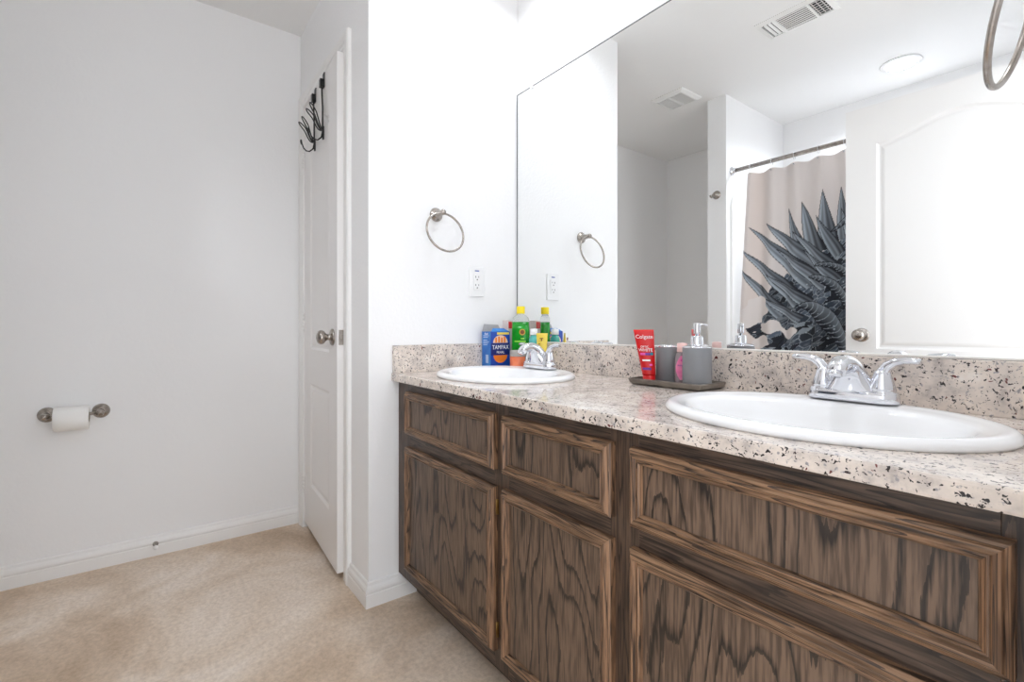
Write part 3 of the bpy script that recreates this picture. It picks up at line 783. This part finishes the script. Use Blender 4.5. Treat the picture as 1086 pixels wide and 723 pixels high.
RODZ, RODY = 1.968, -.418
r = thing('shower_curtain_rod', 'straight chrome shower curtain rod reflected in the mirror', 'curtain rod', (-1.6, RODY, RODZ))
MB().lathe([(.0125, 0), (.0125, 1.52)], (-1.590, RODY, RODZ), 'x', 20).build('rod', 'nickel', r)
for x, ax in ((-1.603, 'x'), (XR, '-x')):
    MB().lathe([(.0001, 0), (.028, 0), (.029, .004), (.024, .009), (.0165, .013), (.0160, .024), (.0127, .026)], (x, RODY, RODZ), ax, 24).build('flange', 'chrome', r)

def curtain():
    W, Z0, Z1 = 1.36, .16, 1.925
    NX, NZ = 440, 520
    xs = np.linspace(0, W, NX); zs = np.linspace(Z0, Z1, NZ)
    S, Z = np.meshgrid(xs, zs)            # rows = z
    rng = np.random.RandomState(5)
    base = np.array([lin(226), lin(218), lin(215)])
    col = np.ones(S.shape+(3,))*base
    warm = np.exp(-((S-.06)/.05)**2)[..., None]
    col = col*(1-warm*.5)+np.array([lin(232), lin(214), lin(204)])*warm*.5
    dk = np.array([lin(30), lin(34), lin(44)]); mid = np.array([lin(84), lin(96), lin(112)])
    lt = np.array([lin(168), lin(178), lin(188)]); edge = np.array([lin(20), lin(22), lin(30)])
    # dense bed of dark stones below a rising diagonal edge
    edgez = 1.05+.66*np.clip(S, 0, 2)**.75+.018*np.sin(S*38)+.012*np.sin(S*91)
    left = .09+.10*np.clip((1.25-Z)/.4, -1, 1)*0
    bed = (Z < edgez) & (S > .06+.03*np.sin(Z*24)+.06*np.clip((Z-1.05)/.3, 0, 1))
    seeds = np.stack([rng.uniform(-.05, W+.05, 2300), rng.uniform(Z0-.05, 1.95, 2300)], 1)
    ang = .62; ca, sa = math.cos(ang), math.sin(ang)
    def warp(x, z): return np.stack([(x*ca+z*sa)*.62, (-x*sa+z*ca)*1.35], -1)
    sw = warp(seeds[:, 0], seeds[:, 1]); gw = warp(S.ravel(), Z.ravel()).astype(np.float32)
    F1 = np.full(S.size, 9.0, np.float32); F2 = F1.copy(); ID = np.zeros(S.size, np.int32)
    # bucketed nearest search
    order = np.argsort(sw[:, 0]); sw = sw[order]
    step = 20000
    for i in range(0, S.size, step):
        g = gw[i:i+step]
        lo, hi = g[:, 0].min()-.06, g[:, 0].max()+.06
        k = np.where((sw[:, 0] > lo) & (sw[:, 0] < hi))[0]
        lo, hi = g[:, 1].min()-.08, g[:, 1].max()+.08
        k = k[(sw[k, 1] > lo) & (sw[k, 1] < hi)]
        d = ((g[:, None, :]-sw[k][None].astype(np.float32))**2).sum(-1)
        pt = np.partition(d, 1, axis=1)[:, :2]
        F1[i:i+step] = np.sqrt(pt[:, 0]); F2[i:i+step] = np.sqrt(pt[:, 1]); ID[i:i+step] = k[np.argmin(d, 1)]
    F1 = F1.reshape(S.shape); F2 = F2.reshape(S.shape); ID = ID.reshape(S.shape)
    tone = rng.uniform(0, 1, 2300)[ID]
    body = dk+(mid-dk)*(tone**1.6)[..., None]*1.15
    ridge = np.clip(1-F1/.012, 0, 1)[..., None]
    body = body+(lt-body)*ridge*.35*(tone > .45)[..., None]
    line = ((F2-F1) < .0032)[..., None]
    body = np.where(line & (tone > .3)[..., None], lt*.8, np.where(line, edge, body))
    patch = (np.sin(S*13+2.1)*np.sin(Z*11-S*6) > .35)[..., None]
    body = np.where(patch, body*.55, body)
    col = np.where(bed[..., None], body, col)
    # pointed leaf blades
    def blade(bx, bz, tx, tz, w, dark=0.0):
        nonlocal col
        d = np.array([tx-bx, tz-bz]); L = np.hypot(*d); d = d/L
        t = ((S-bx)*d[0]+(Z-bz)*d[1])/L; c = (-(S-bx)*d[1]+(Z-bz)*d[0])
        c = c-.006*np.sin(np.clip(t, 0, 1)*PI)
        hw = w*(1-np.clip(t, 0, 1))**.9*(1-.15*(1-t)**4)
        ins = (t > 0) & (t < 1) & (np.abs(c) < hw)
        ed = ins & ((hw-np.abs(c)) < .0032)
        q = c/np.maximum(hw, 1e-4)
        streak = .5+.5*np.sin(q*9+t*3)
        f = np.clip((q*.5+.5)*.75+streak*.35+.35*(t-.45), 0, 1)*(1-dark)
        cc = dk+(lt*1.15-dk)*(f**1.5)[..., None]
        col = np.where(ins[..., None], cc, col)
        col = np.where(ed[..., None], edge, col)
    for b in [(.62, 1.52, .60, 1.74, .05), (.70, 1.56, .72, 1.76, .05), (.83, 1.6, .84, 1.80, .05), (.98, 1.64, 1.02, 1.84, .05), (1.15, 1.66, 1.2, 1.86, .05), (.52, 1.48, .50, 1.735, .042), (.44, 1.44, .415, 1.735, .044), (.37, 1.42, .305, 1.695, .046),
              (.30, 1.40, .235, 1.668, .036), (.34, 1.34, .11, 1.605, .050), (.30, 1.26, .025, 1.592, .052), (.24, 1.15, -.015, 1.465, .045), (.16, 1.08, -.02, 1.352, .036),
              (.47, 1.40, .38, 1.60, .034), (.42, 1.33, .26, 1.53, .036), (.38, 1.24, .17, 1.44, .038), (.30, 1.14, .11, 1.30, .032), (.56, 1.44, .50, 1.62, .03), (.45, 1.26, .31, 1.42, .03), (.26, 1.05, .08, 1.17, .028)]:
        blade(b[0]+(b[0]-b[2])*.25, b[1]-.03, b[2], b[3], b[4]*1.3)
    # broad ribbed fronds falling to the lower right
    def frond(pts, w0, w1, pitch):
        nonlocal col
        best = np.full(S.shape, 9.0); par = np.zeros(S.shape); sd = np.zeros(S.shape); acc = 0
        segs = list(zip(pts[:-1], pts[1:])); tot = sum(math.dist(a, b) for a, b in segs)
        for a, b in segs:
            L = math.dist(a, b); dx_, dz_ = (b[0]-a[0])/L, (b[1]-a[1])/L
            t = np.clip((S-a[0])*dx_+(Z-a[1])*dz_, 0, L); ddx = S-a[0]-dx_*t; ddz = Z-a[1]-dz_*t
            d = np.hypot(ddx, ddz); k = d < best
            best = np.where(k, d, best); par = np.where(k, acc+t, par); sd = np.where(k, np.sign(dx_*ddz-dz_*ddx)*d, sd); acc += L
        w = np.maximum((w0+(w1-w0)*par/tot)*np.sqrt(np.clip(par/(.30*tot)+.02, 0, 1)), 1e-4); ins = best < w
        q = sd/w; f = np.clip(.30+.5*q, 0, 1)
        cc = dk+(lt-dk)*f[..., None]*.8
        rib = (((par+.02*q*q)/pitch) % 1) < .16
        cc = np.where(rib[..., None], lt*.9, cc)
        cc = np.where(((w-best) < .004)[..., None], edge, cc)
        col = np.where(ins[..., None], cc, col)
    def curve(p0, p1, p2, n=14): return [((1-t)**2*p0[0]+2*t*(1-t)*p1[0]+t*t*p2[0], (1-t)**2*p0[1]+2*t*(1-t)*p1[1]+t*t*p2[1]) for t in [i/n for i in range(n+1)]]
    frond(curve((.30, 1.10), (.42, 1.12), (.56, .78)), .055, .03, .030)
    frond(curve((.34, 1.26), (.50, 1.26), (.62, .90)), .030, .022, .022)
    frond(curve((.37, 1.32), (.54, 1.36), (.70, 1.0)), .024, .018, .020)
    frond(curve((.45, 1.50), (.62, 1.62), (.85, 1.60)), .022, .026, .028)
    frond(curve((.90, 1.5), (1.05, 1.3), (1.1, .8)), .05, .03, .03)
    # pale puffs at the lower left
    wob = .012*np.sin(S*70+Z*31)+.009*np.sin(Z*83-S*22)
    for cx, cz, ra, rb in ((.07, 1.08, .050, .085), (.02, 1.02, .055, .05), (.15, .975, .075, .034), (.23, .945, .05, .024), (.10, .885, .045, .03)):
        k = np.hypot((S-cx+wob)/ra, (Z-cz+wob)/rb) < 1
        col = np.where(k[..., None], np.minimum(base*1.06, .85), col)
    # tiny light flecks
    for _ in range(130):
        fx, fz = rng.uniform(.2, W), rng.uniform(.75, 1.3)
        k = np.hypot(S-fx, Z-fz) < rng.uniform(.002, .0045); k &= bed
        col = np.where(k[..., None], lt*1.25, col)
    # cloth: hanging folds
    bot = (Z1-Z)/(Z1-Z0)
    X = -1.497+S*(1.0)-.045*np.exp(-S/.12)*bot*2.0
    Yc = RODY-.002+(.011+.010*bot)*np.sin(S*2*PI/.128+.6)+.006*np.sin(S*2*PI/.31+1.1)*bot+.012*np.exp(-((S-.02)/.02)**2)
    sag = .010*(.5-.5*np.cos((S-.015)*2*PI/.125))*np.clip(1-bot*6, 0, 1)
    P = np.stack([X, Yc, Z-sag], -1).reshape(-1, 3)
    idx = np.arange(NX*NZ).reshape(NZ, NX)
    F = np.stack([idx[:-1, :-1], idx[:-1, 1:], idx[1:, 1:], idx[1:, :-1]], -1).reshape(-1, 4)
    root = thing('shower_curtain', 'greige shower curtain printed with dark slate spiky leaf and stone pattern', 'shower curtain', (-1.497, RODY, .16))
    me = bpy.data.meshes.new('curtain_cloth')
    off = np.array([-1.497, RODY, .16])
    me.vertices.add(NX*NZ); me.vertices.foreach_set('co', (P-off).ravel())
    me.loops.add(F.size); me.loops.foreach_set('vertex_index', F.ravel())
    me.polygons.add(len(F)); me.polygons.foreach_set('loop_start', np.arange(0, F.size, 4)); me.polygons.foreach_set('loop_total', np.full(len(F), 4))
    me.polygons.foreach_set('use_smooth', np.ones(len(F), bool))
    me.update(); me.validate()
    ca_ = me.color_attributes.new('print', 'FLOAT_COLOR', 'POINT')
    rgba = np.ones((NX*NZ, 4), np.float32); rgba[:, :3] = col.reshape(-1, 3); ca_.data.foreach_set('color', rgba.ravel())
    m = mat('printed_polyester', rgb(206, 197, 194), 0.75)
    N, L, b = nodes(m); at = N.new('ShaderNodeAttribute'); at.attribute_name = 'print'
    L.new(at.outputs['Color'], b.inputs['Base Color'])
    tc = N.new('ShaderNodeTexCoord'); nz = N.new('ShaderNodeTexNoise'); nz.inputs['Scale'].default_value = 400
    bp = N.new('ShaderNodeBump'); bp.inputs['Strength'].default_value = .1; bp.inputs['Distance'].default_value = .001
    L.new(tc.outputs['Object'], nz.inputs['Vector']); L.new(nz.outputs['Fac'], bp.inputs['Height']); L.new(bp.outputs[0], b.inputs['Normal'])
    me.materials.append(m)
    o = bpy.data.objects.new('cloth', me); COL.objects.link(o); o.parent = root
    for k in range(11):
        x = -1.482+k*.1255
        yy = RODY; pts = [(x+.001*math.sin(a), yy+.0165*math.sin(a), RODZ-.006+.0215*math.cos(a)) for a in [2*PI*j/24 for j in range(24)]]
        rg = MB().tube(pts, .0014, 8, 0, True).build('curtain_ring', 'chrome', root)
        MB().lathe([(.0001, .003), (.0045, .0025), (.0055, 0), (.0045, -.0025), (.0001, -.003)], (x, yy+.012, Z1-.012), 'y', 14).build('grommet', 'chrome', rg)
    return root
curtain()

# ------------------------------------------------------------------ toiletries in the left corner
# carton, front looks +x
bx0, bx1, by0, by1, bz1 = -1.628, -1.566, 1.082, 1.176, .960
r = thing('tampon_box', 'blue open-topped tampon carton in the corner by the side splash', 'box', ((bx0+bx1)/2, (by0+by1)/2, CT))
mb = MB(); t = .001; z0_ = CT+.0005
mb.box(bx0, bx1, by0, by1, z0_, z0_+t, 0)
mb.box(bx1-t, bx1, by0, by1, z0_, bz1, 0); mb.box(bx0, bx1-t, by0, by0+t, z0_, bz1, 1)
mb.box(bx0, bx0+t, by0+t, by1-t, z0_, bz1, 0); mb.box(bx0, bx1-t, by1-t, by1, z0_, bz1, 2)
mb.build('carton', ['blue', 'lightblue', 'paleblue'], r)
mb = MB()
mb.add([(bx0, by0, bz1), (bx0, by1, bz1), (bx0-.004, by1-.012, bz1+.027), (bx0-.004, by0+.012, bz1+.030), (bx0+.001, by0, bz1), (bx0+.001, by1, bz1), (bx0-.003, by1-.012, bz1+.027), (bx0-.003, by0+.012, bz1+.030)],
       [(0, 1, 2, 3), (7, 6, 5, 4), (0, 4, 5, 1), (1, 5, 6, 2), (2, 6, 7, 3), (3, 7, 4, 0)])
mb.build('top_flap', 'greyboard', r)
mb = MB()
mb.add([(bx1, by0+.002, bz1), (bx1, by1-.002, bz1), (bx1-.014, by1-.02, bz1+.013), (bx1-.014, by0+.02, bz1+.013), (bx1-.001, by0+.002, bz1), (bx1-.001, by1-.002, bz1), (bx1-.015, by1-.02, bz1+.013), (bx1-.015, by0+.02, bz1+.013)],
       [(0, 1, 2, 3), (7, 6, 5, 4), (0, 4, 5, 1), (1, 5, 6, 2), (2, 6, 7, 3), (3, 7, 4, 0)])
mb.build('front_flap', 'lightblue', r)
yc = (by0+by1)/2
def disc_face(mb, cy, cz, rr, x, n=28, a0=0, a1=2*PI, sq=1.0, th=.0003, mi=0):
    pts = [(cy+rr*math.cos(a0+(a1-a0)*k/n), cz+rr*sq*math.sin(a0+(a1-a0)*k/n)) for k in range(n+1)]
    mb.loft([[(x, p[0], p[1]) for p in pts], [(x+th, p[0], p[1]) for p in pts]], mi, False)
mb = MB(); disc_face(mb, yc, .915, .036, bx1, 28, 0, PI, .85, mi=0)
for k in range(4): mb.box(bx1+.0003, bx1+.0006, yc-.026+k*.014, yc-.017+k*.014, .916, .936+.004*(k % 2), 1)
mb.box(bx1, bx1+.0004, by0+.03, by1-.004, .948, .957, 2)
disc_face(mb, yc, .866, .034, bx1, 28, PI, 2*PI, .9, mi=1)
mb.box(bx1, bx1+.0003, by0+.002, by1-.002, .866, .9148, 3)
mb.build('label_art', ['peach_ink', 'orange_ink', 'yellow_ink', 'navy'], r)
text('lettering', 'TAMPAX', .0235, frame((bx1+.0006, yc, .897), (0, 1, 0)), 'white_ink', r, sx=.88)
text('lettering', 'PEARL', .014, frame((bx1+.0006, yc, .877), (0, 1, 0)), 'white_ink', r)
mb = MB(); xc = (bx0+bx1)/2
for i, zz in enumerate((.942, .936, .924, .918, .912, .906)): mb.box(xc-.022, xc+.018-.006*(i % 3), by0-.0003, by0, zz, zz+.003)
mb.build('side_print', 'paleblue', r)
MB().box(xc-.004, xc+.014, by0-.0003, by0, .835, .868).build('barcode_patch', 'paleblue', r)
text('lettering', 'Pearl', .012, frame((xc, by0-.0003, .951), (1, 0, 0)), 'white_ink', r)

# slim carton behind
r = thing('slim_carton', 'tall slim pale pink carton behind the blue box, against the side splash', 'box', (-1.609, 1.203, CT))
MB().box(-1.627, -1.591, 1.184, 1.222, CT+.0005, 1.006, 0, .0008).build('carton', 'pinkcarton', r)
mb = MB().box(-1.591, -1.5905, 1.188, 1.214, .972, 1.000, 0)
lab(mb.build('label', 'red', r), 'small red label patch')

# rounded-section bottles
def rsec(cx, cy, hx, hy, z, n=32, p=3.0):
    return [(cx+hx*math.copysign(abs(math.cos(2*PI*k/n))**(2/p), math.cos(2*PI*k/n)), cy+hy*math.copysign(abs(math.sin(2*PI*k/n))**(2/p), math.sin(2*PI*k/n)), z) for k in range(n)]
def rot_pts(rings, cx, cy, a):
    ca, sa = math.cos(a), math.sin(a)
    return [[(cx+(x-cx)*ca-(y-cy)*sa, cy+(x-cx)*sa+(y-cy)*ca, z) for x, y, z in R] for R in rings]
ax, ay, aa = -1.5380, 1.210, math.radians(37)
r = thing('aloe_gel_bottle', 'green gel bottle with yellow cap in front of the mirror corner', 'bottle', (ax, ay, CT))
z0_ = CT+.0005
g = rot_pts([rsec(ax, ay, h*.98, w, z0_+z) for h, w, z in ((.032, .017, 0), (.0345, .0195, .003), (.036, .0205, .01), (.036, .0205, .150), (.0358, .0205, .186))], ax, ay, aa)
MB().loft(g, 0, True).build('gel', 'green_gel', r)
g = rot_pts([rsec(ax, ay, h, w, z0_+z) for h, w, z in ((.0358, .0207, .1862), (.0345, .0205, .194), (.0310, .0195, .203), (.0240, .017, .211), (.0165, .0145, .216), (.0135, .0132, .219), (.0130, .0130, .224))], ax, ay, aa)
MB().loft(g, 0, True).build('bottle_shoulder', 'clear', r)
MB().lathe([(.0001, 0), (.0165, 0), (.0168, .002), (.0168, .027), (.0155, .0295), (.0001, .030)], (ax, ay, z0_+.2195), 'z', 28).build('cap', 'yellow', r)
fn = Vector((math.sin(aa), -math.cos(aa), 0)); fx = Vector((math.cos(aa), math.sin(aa), 0)); fc = Vector((ax, ay, 0))+fn*.0207
def on_f(u, z, d=0): return (fc+fx*u+fn*d+Vector((0, 0, z)))
def fpoly(mb, pts, mi=0, th=.0004): mb.loft([[on_f(u, z, 0)[:] for u, z in pts], [on_f(u, z, th)[:] for u, z in pts]], mi, False)
mb = MB()
fpoly(mb, [(.012+.0125*math.cos(a), .958+.0125*math.sin(a)) for a in [2*PI*k/24 for k in range(24)]], 0)
fpoly(mb, [(.012+.0085*math.cos(a), .958+.0085*math.sin(a)) for a in [2*PI*k/24 for k in range(24)]], 1, .0007)
fpoly(mb, [(-.020, .918), (.026, .918), (.026, .9235), (-.020, .9235)], 2, .0005)
fpoly(mb, [(.006, .930), (.020, .930), (.020, .934), (.006, .934)], 2, .0005)
fpoly(mb, [(-.027, .876), (-.016, .888), (-.004, .884), (.004, .872), (-.008, .870)], 3, .0005)
fpoly(mb, [(.002, .894), (.010, .906), (.018, .894)], 3, .0005)
fpoly(mb, [(-.030, .975), (-.026, .975), (-.020, .90), (-.024, .86), (-.029, .86)], 3, .0003)
mb.build('label', ['gold_ink', 'brown_ink', 'green_ink', 'green_gel'], r)

# candle
kx, ky = -1.487, 1.158
r = thing('jar_candle', 'orange jar candle with a flat grey lid beside the blue box', 'candle', (kx, ky, CT))
z0_ = CT+.0005
# sits on counter just behind the sink rim
mb = MB().lathe([(.0001, 0), (.029, 0), (.0322, .003), (.0322, .050), (.0305, .052), (.0001, .052)], (kx, ky, z0_), 'z', 36)
mb.build('jar', 'orange_wax', r)
MB().lathe([(.0001, .052), (.0330, .052), (.0337, .054), (.0337, .073), (.032, .0755), (.0001, .0765)], (kx, ky, z0_), 'z', 36).build('lid', 'glass_lid', r)

# travel bottle with teal liquid
tx, ty = -1.4655, 1.219
r = thing('mouthwash_bottle', 'small bottle of teal liquid with a white cap behind the faucet', 'bottle', (tx, ty, CT))
z0_ = CT+.0005
MB().loft([rsec(tx, ty, a, b, z0_+z) for a, b, z in ((.018, .012, 0), (.0205, .0145, .003), (.0205, .0145, .112), (.019, .0135, .122), (.012, .010, .132), (.0085, .0085, .136))], 0, True).build('body', 'teal_liquid', r)
MB().lathe([(.0001, .1345), (.0152, .1345), (.0155, .136), (.0150, .158), (.0001, .160)], (tx, ty, z0_), 'z', 28).build('cap', 'plastic', r)

# tapered squeeze tubes standing on their caps
def tube_body(cx, cy, zb, ht, wb, db, wt, ang, lean=0.0):
    """from a round foot to a flat crimp; returns rings"""
    rings = []; n = 28
    for i, t in enumerate((0, .04, .15, .3, .5, .7, .86, .95, 1.0)):
        hw = wb+(wt-wb)*t; hd = db*(1-t**1.3)+.0012
        z = zb+ht*t; R = []
        for k in range(n):
            a = 2*PI*k/n; u = hw*math.cos(a); v = hd*math.sin(a)
            R.append((cx+u*math.cos(ang)-v*math.sin(ang)+lean*t*ht*math.cos(ang), cy+u*math.sin(ang)+v*math.cos(ang)+lean*t*ht*math.sin(ang), z))
        rings.append(R)
    return rings
ux, uy, ua = -1.4125, 1.2155, math.radians(37)
r = thing('yellow_tube', 'yellow squeeze tube standing on its cap behind the far faucet', 'tube', (ux, uy, CT))
z0_ = CT+.0005
MB().lathe([(.0001, 0), (.0135, 0), (.0140, .002), (.0140, .024), (.0001, .024)], (ux, uy, z0_), 'z', 28).build('cap', 'plastic', r)
MB().loft(tube_body(ux, uy, z0_+.024, .118, .0155, .0135, .0225, ua), 0, True).build('body', 'yellow_tube', r)
fq = Vector((math.cos(ua), math.sin(ua), 0)); fm = Vector((math.sin(ua), -math.cos(ua), 0))
mb = MB()      # dark printed marks running down the tube
fo = Vector((ux, uy, 0))+fm*.0128
for zz, u0, u1, h in ((.935, -.006, .007, .0025), (.929, -.001, .002, .010), (.913, -.010, -.006, .004), (.906, -.011, -.008, .003), (.899, -.009, -.006, .004), (.891, -.010, -.007, .003), (.873, -.007, .006, .0025), (.867, -.001, .002, .009)):
    a = [fo+fq*u0+Vector((0, 0, zz-h/2)), fo+fq*u1+Vector((0, 0, zz-h/2)), fo+fq*u1+Vector((0, 0, zz+h/2)), fo+fq*u0+Vector((0, 0, zz+h/2))]
    mb.loft([[(p-fm*.004)[:] for p in a], [(p+fm*.0008)[:] for p in a]], 0, False)
pm_ = mb.build('printed_marks', 'brown_ink', r)

# ------------------------------------------------------------------ tray group
TX0, TX1, TY0, TY1 = -.919, -.684, 1.116, 1.244
def rrect(x0, x1, y0, y1, R, z, n=5):
    pts = []
    for (cx, cy, a0) in ((x1-R, y0+R, -PI/2), (x1-R, y1-R, 0), (x0+R, y1-R, PI/2), (x0+R, y0+R, PI)):
        for k in range(n+1):
            a = a0+PI/2*k/n; pts.append((cx+R*math.cos(a), cy+R*math.sin(a), z))
    return pts
z0_ = CT+.0004
MB().loft([rrect(TX0+.012, TX1-.012, TY0+.012, TY1-.012, .006, z0_), rrect(TX0+.004, TX1-.004, TY0+.004, TY1-.004, .008, z0_+.005), rrect(TX0, TX1, TY0, TY1, .009, z0_+.016), rrect(TX0+.0015, TX1-.0015, TY0+.0015, TY1-.0015, .008, z0_+.0185),
           rrect(TX0+.007, TX1-.007, TY0+.007, TY1-.007, .006, z0_+.0185), rrect(TX0+.010, TX1-.010, TY0+.010, TY1-.010, .005, z0_+.0075)], 0, False).build('vanity_tray', 'tray', loc=(-.807, 1.18, CT))
tray = bpy.data.objects['vanity_tray']; tag(tray, 'rectangular dark pewter tray on the counter between the two sinks', 'tray')
TZ = z0_+.0080
# toothpaste
px_, py_, pa = -.868, 1.152, math.radians(33)
r = thing('toothpaste_tube', 'red toothpaste tube standing on its cap at the tray left end', 'toothpaste', (px_, py_, TZ))
lean = -.12
MB().lathe([(.0001, 0), (.0165, 0), (.0175, .002), (.0175, .020), (.0001, .020)], (px_, py_, TZ), 'z', 28).build('cap', 'red', r)
MB().loft(tube_body(px_, py_, TZ+.020, .130, .0185, .0165, .0285, pa, lean), 0, True).build('body', 'red', r)
pq = Vector((math.cos(pa), math.sin(pa), 0)); pm = Vector((math.sin(pa), -math.cos(pa), 0))
def on_p(u, t): # point on the front skin at height fraction t
    hd = .0165*(1-t**1.3)+.0012
    return Vector((px_, py_, TZ+.020+.130*t))+pq*(u+lean*t*.130)+pm*(hd+.0004)
def ptext(s, t, size, mn, u=0):
    slope = math.atan2(.0165, .130); up = (Vector((0, 0, 1))-pm*.10+pq*lean).normalized()
    m4 = Matrix((pq, up, pq.cross(up).normalized())).transposed().to_4x4(); m4.translation = on_p(u, t)
    text('lettering', s, size, m4, mn, r, ext=.0012)
ptext('Colgate', .84, .0155, 'white_ink')
ptext('OPTIC', .62, .008, 'white_ink', -.002); ptext('WHITE', .55, .0125, 'white_ink')
def pband(mb, t0, t1, u0, u1, mi):
    a = [on_p(u0, t0), on_p(u1, t0), on_p(u1, t1), on_p(u0, t1)]
    mb.loft([[p[:] for p in a], [(p+pm*.0011)[:] for p in a]], mi, False)
mb = MB(); pband(mb, .31, .345, -.012, .010, 0); mb.build('label_stripe', 'white_ink', r)
mb = MB(); pband(mb, .44, .49, -.016, -.002, 0); pband(mb, .44, .49, -.002, .012, 1); pband(mb, .44, .50, .012, .020, 2)
mb.build('label_stripe', ['pink_ink', 'purple_ink', 'teal_ink'], r)
mb = MB(); pband(mb, .12, .17, -.014, .010, 0); mb.build('label_stripe', 'purple_ink', r)
mb = MB(); pband(mb, .21, .25, .006, .014, 0); mb.build('label_stripe', 'pink_ink', r)
# tumbler
ux_, uy_ = -.840, 1.203
r = thing('tumbler', 'small round matte grey tumbler on the tray behind the toothpaste', 'cup', (ux_, uy_, TZ))
MB().lathe([(.0001, 0), (.031, 0), (.0335, .002), (.0345, .100)], (ux_, uy_, TZ), 'z', 48, caps=False).lathe([(.0320, .100), (.0310, .006), (.0001, .005)], (ux_, uy_, TZ), 'z', 48, caps=False).build('body', 'grey_ceramic', r)
lab(MB().lathe([(.0346, .0995), (.0350, .1010), (.0345, .1040), (.0325, .1045), (.0315, .1030), (.0320, .0995), (.0346, .0995)], (ux_, uy_, TZ), 'z', 48, caps=False).build('rim', 'chrome', r), 'shiny chrome rim band')
# baby oil
ox_, oy_ = -.783, 1.186
r = thing('baby_oil_bottle', 'small clear bottle with pink label and pale cap beside the soap dispenser', 'bottle', (ox_, oy_, TZ))
oa = math.radians(33)
g = rot_pts([rsec(ox_, oy_, a, b, TZ+z, p=2.4) for a, b, z in ((.017, .012, 0), (.0195, .0135, .003), (.0200, .0140, .040), (.0195, .0135, .065), (.016, .012, .082), (.012, .011, .0885))], ox_, oy_, oa)
MB().loft(g, 0, True).build('body', 'oil', r)
MB().lathe([(.0001, .0885), (.0135, .0885), (.0140, .090), (.0130, .1125), (.0001, .114)], (ox_, oy_, TZ), 'z', 28).build('cap', 'pinkcap', r)
on = Vector((math.sin(oa), -math.cos(oa), 0)); oq = Vector((math.cos(oa), math.sin(oa), 0)); oc = Vector((ox_, oy_, TZ))
mb = MB(); rings = []
for z_, w_ in ((.012, .006), (.022, .012), (.036, .0165), (.048, .0165), (.060, .0135), (.072, .008), (.078, .004)):
    rings.append([(oc+oq*(w_*s_)+on*(.0138*(max(1-abs(w_*s_/.0205)**2.4, 0))**(1/2.4)+.0006)+Vector((0, 0, z_)))[:] for s_ in [-1+2*k/10 for k in range(11)]])
mb.loft(rings, 0, True, False, False, closed=False); mb.build('label', 'pinklabel', r)
m4 = frame(oc+on*.0150+Vector((0, 0, .052)), oq)
text('lettering', 'baby oil', .0075, m4, 'purple_ink', r)
mb = MB(); q = oc+on*.0148+Vector((0, 0, .066))
mb.loft([[(q+oq*(.004*math.cos(a))+Vector((0, 0, .004*math.sin(a))))[:] for a in [2*PI*k/12 for k in range(12)]], [(q+on*.0005+oq*(.004*math.cos(a))+Vector((0, 0, .004*math.sin(a))))[:] for a in [2*PI*k/12 for k in range(12)]]], 0, False)
mb.box(0, 0, 0, 0, 0, 0) if False else None
mb.build('label_mark', 'pink_ink', r)
# soap dispenser
sx_, sy_ = -.7225, 1.162
r = thing('soap_dispenser', 'matte grey soap dispenser with chrome pump on the tray right end', 'soap dispenser', (sx_, sy_, TZ))
MB().lathe([(.0001, 0), (.0345, 0), (.0365, .002), (.0370, .004), (.0370, .102), (.0365, .103), (.0001, .103)], (sx_, sy_, TZ), 'z', 56).build('body', 'grey_ceramic', r)
mb = MB().lathe([(.0001, .1025), (.0368, .1025), (.0372, .1035), (.0360, .1055), (.0260, .1085), (.0170, .1100), (.0160, .112), (.0155, .132), (.0140, .134), (.0001, .134)], (sx_, sy_, TZ), 'z', 48)
mb.build('collar', 'chrome', r)
mb = MB().lathe([(.0001, .133), (.0050, .133), (.0050, .139), (.0085, .1395), (.0090, .141), (.0090, .166), (.0080, .168), (.0001, .1685)], (sx_, sy_, TZ), 'z', 32)
d_ = Vector((.60, .80, 0)).normalized()
p0 = Vector((sx_, sy_, TZ+.163))
mb.tube([(p0+d_*.004)[:], (p0+d_*.012)[:], (p0+d_*.020)[:], (p0+d_*.025+Vector((0, 0, -.001)))[:], (p0+d_*.028+Vector((0, 0, -.004)))[:]], [.0042, .0038, .0034, .0032, .0030], 14)
mb.build('pump', 'chrome', r)
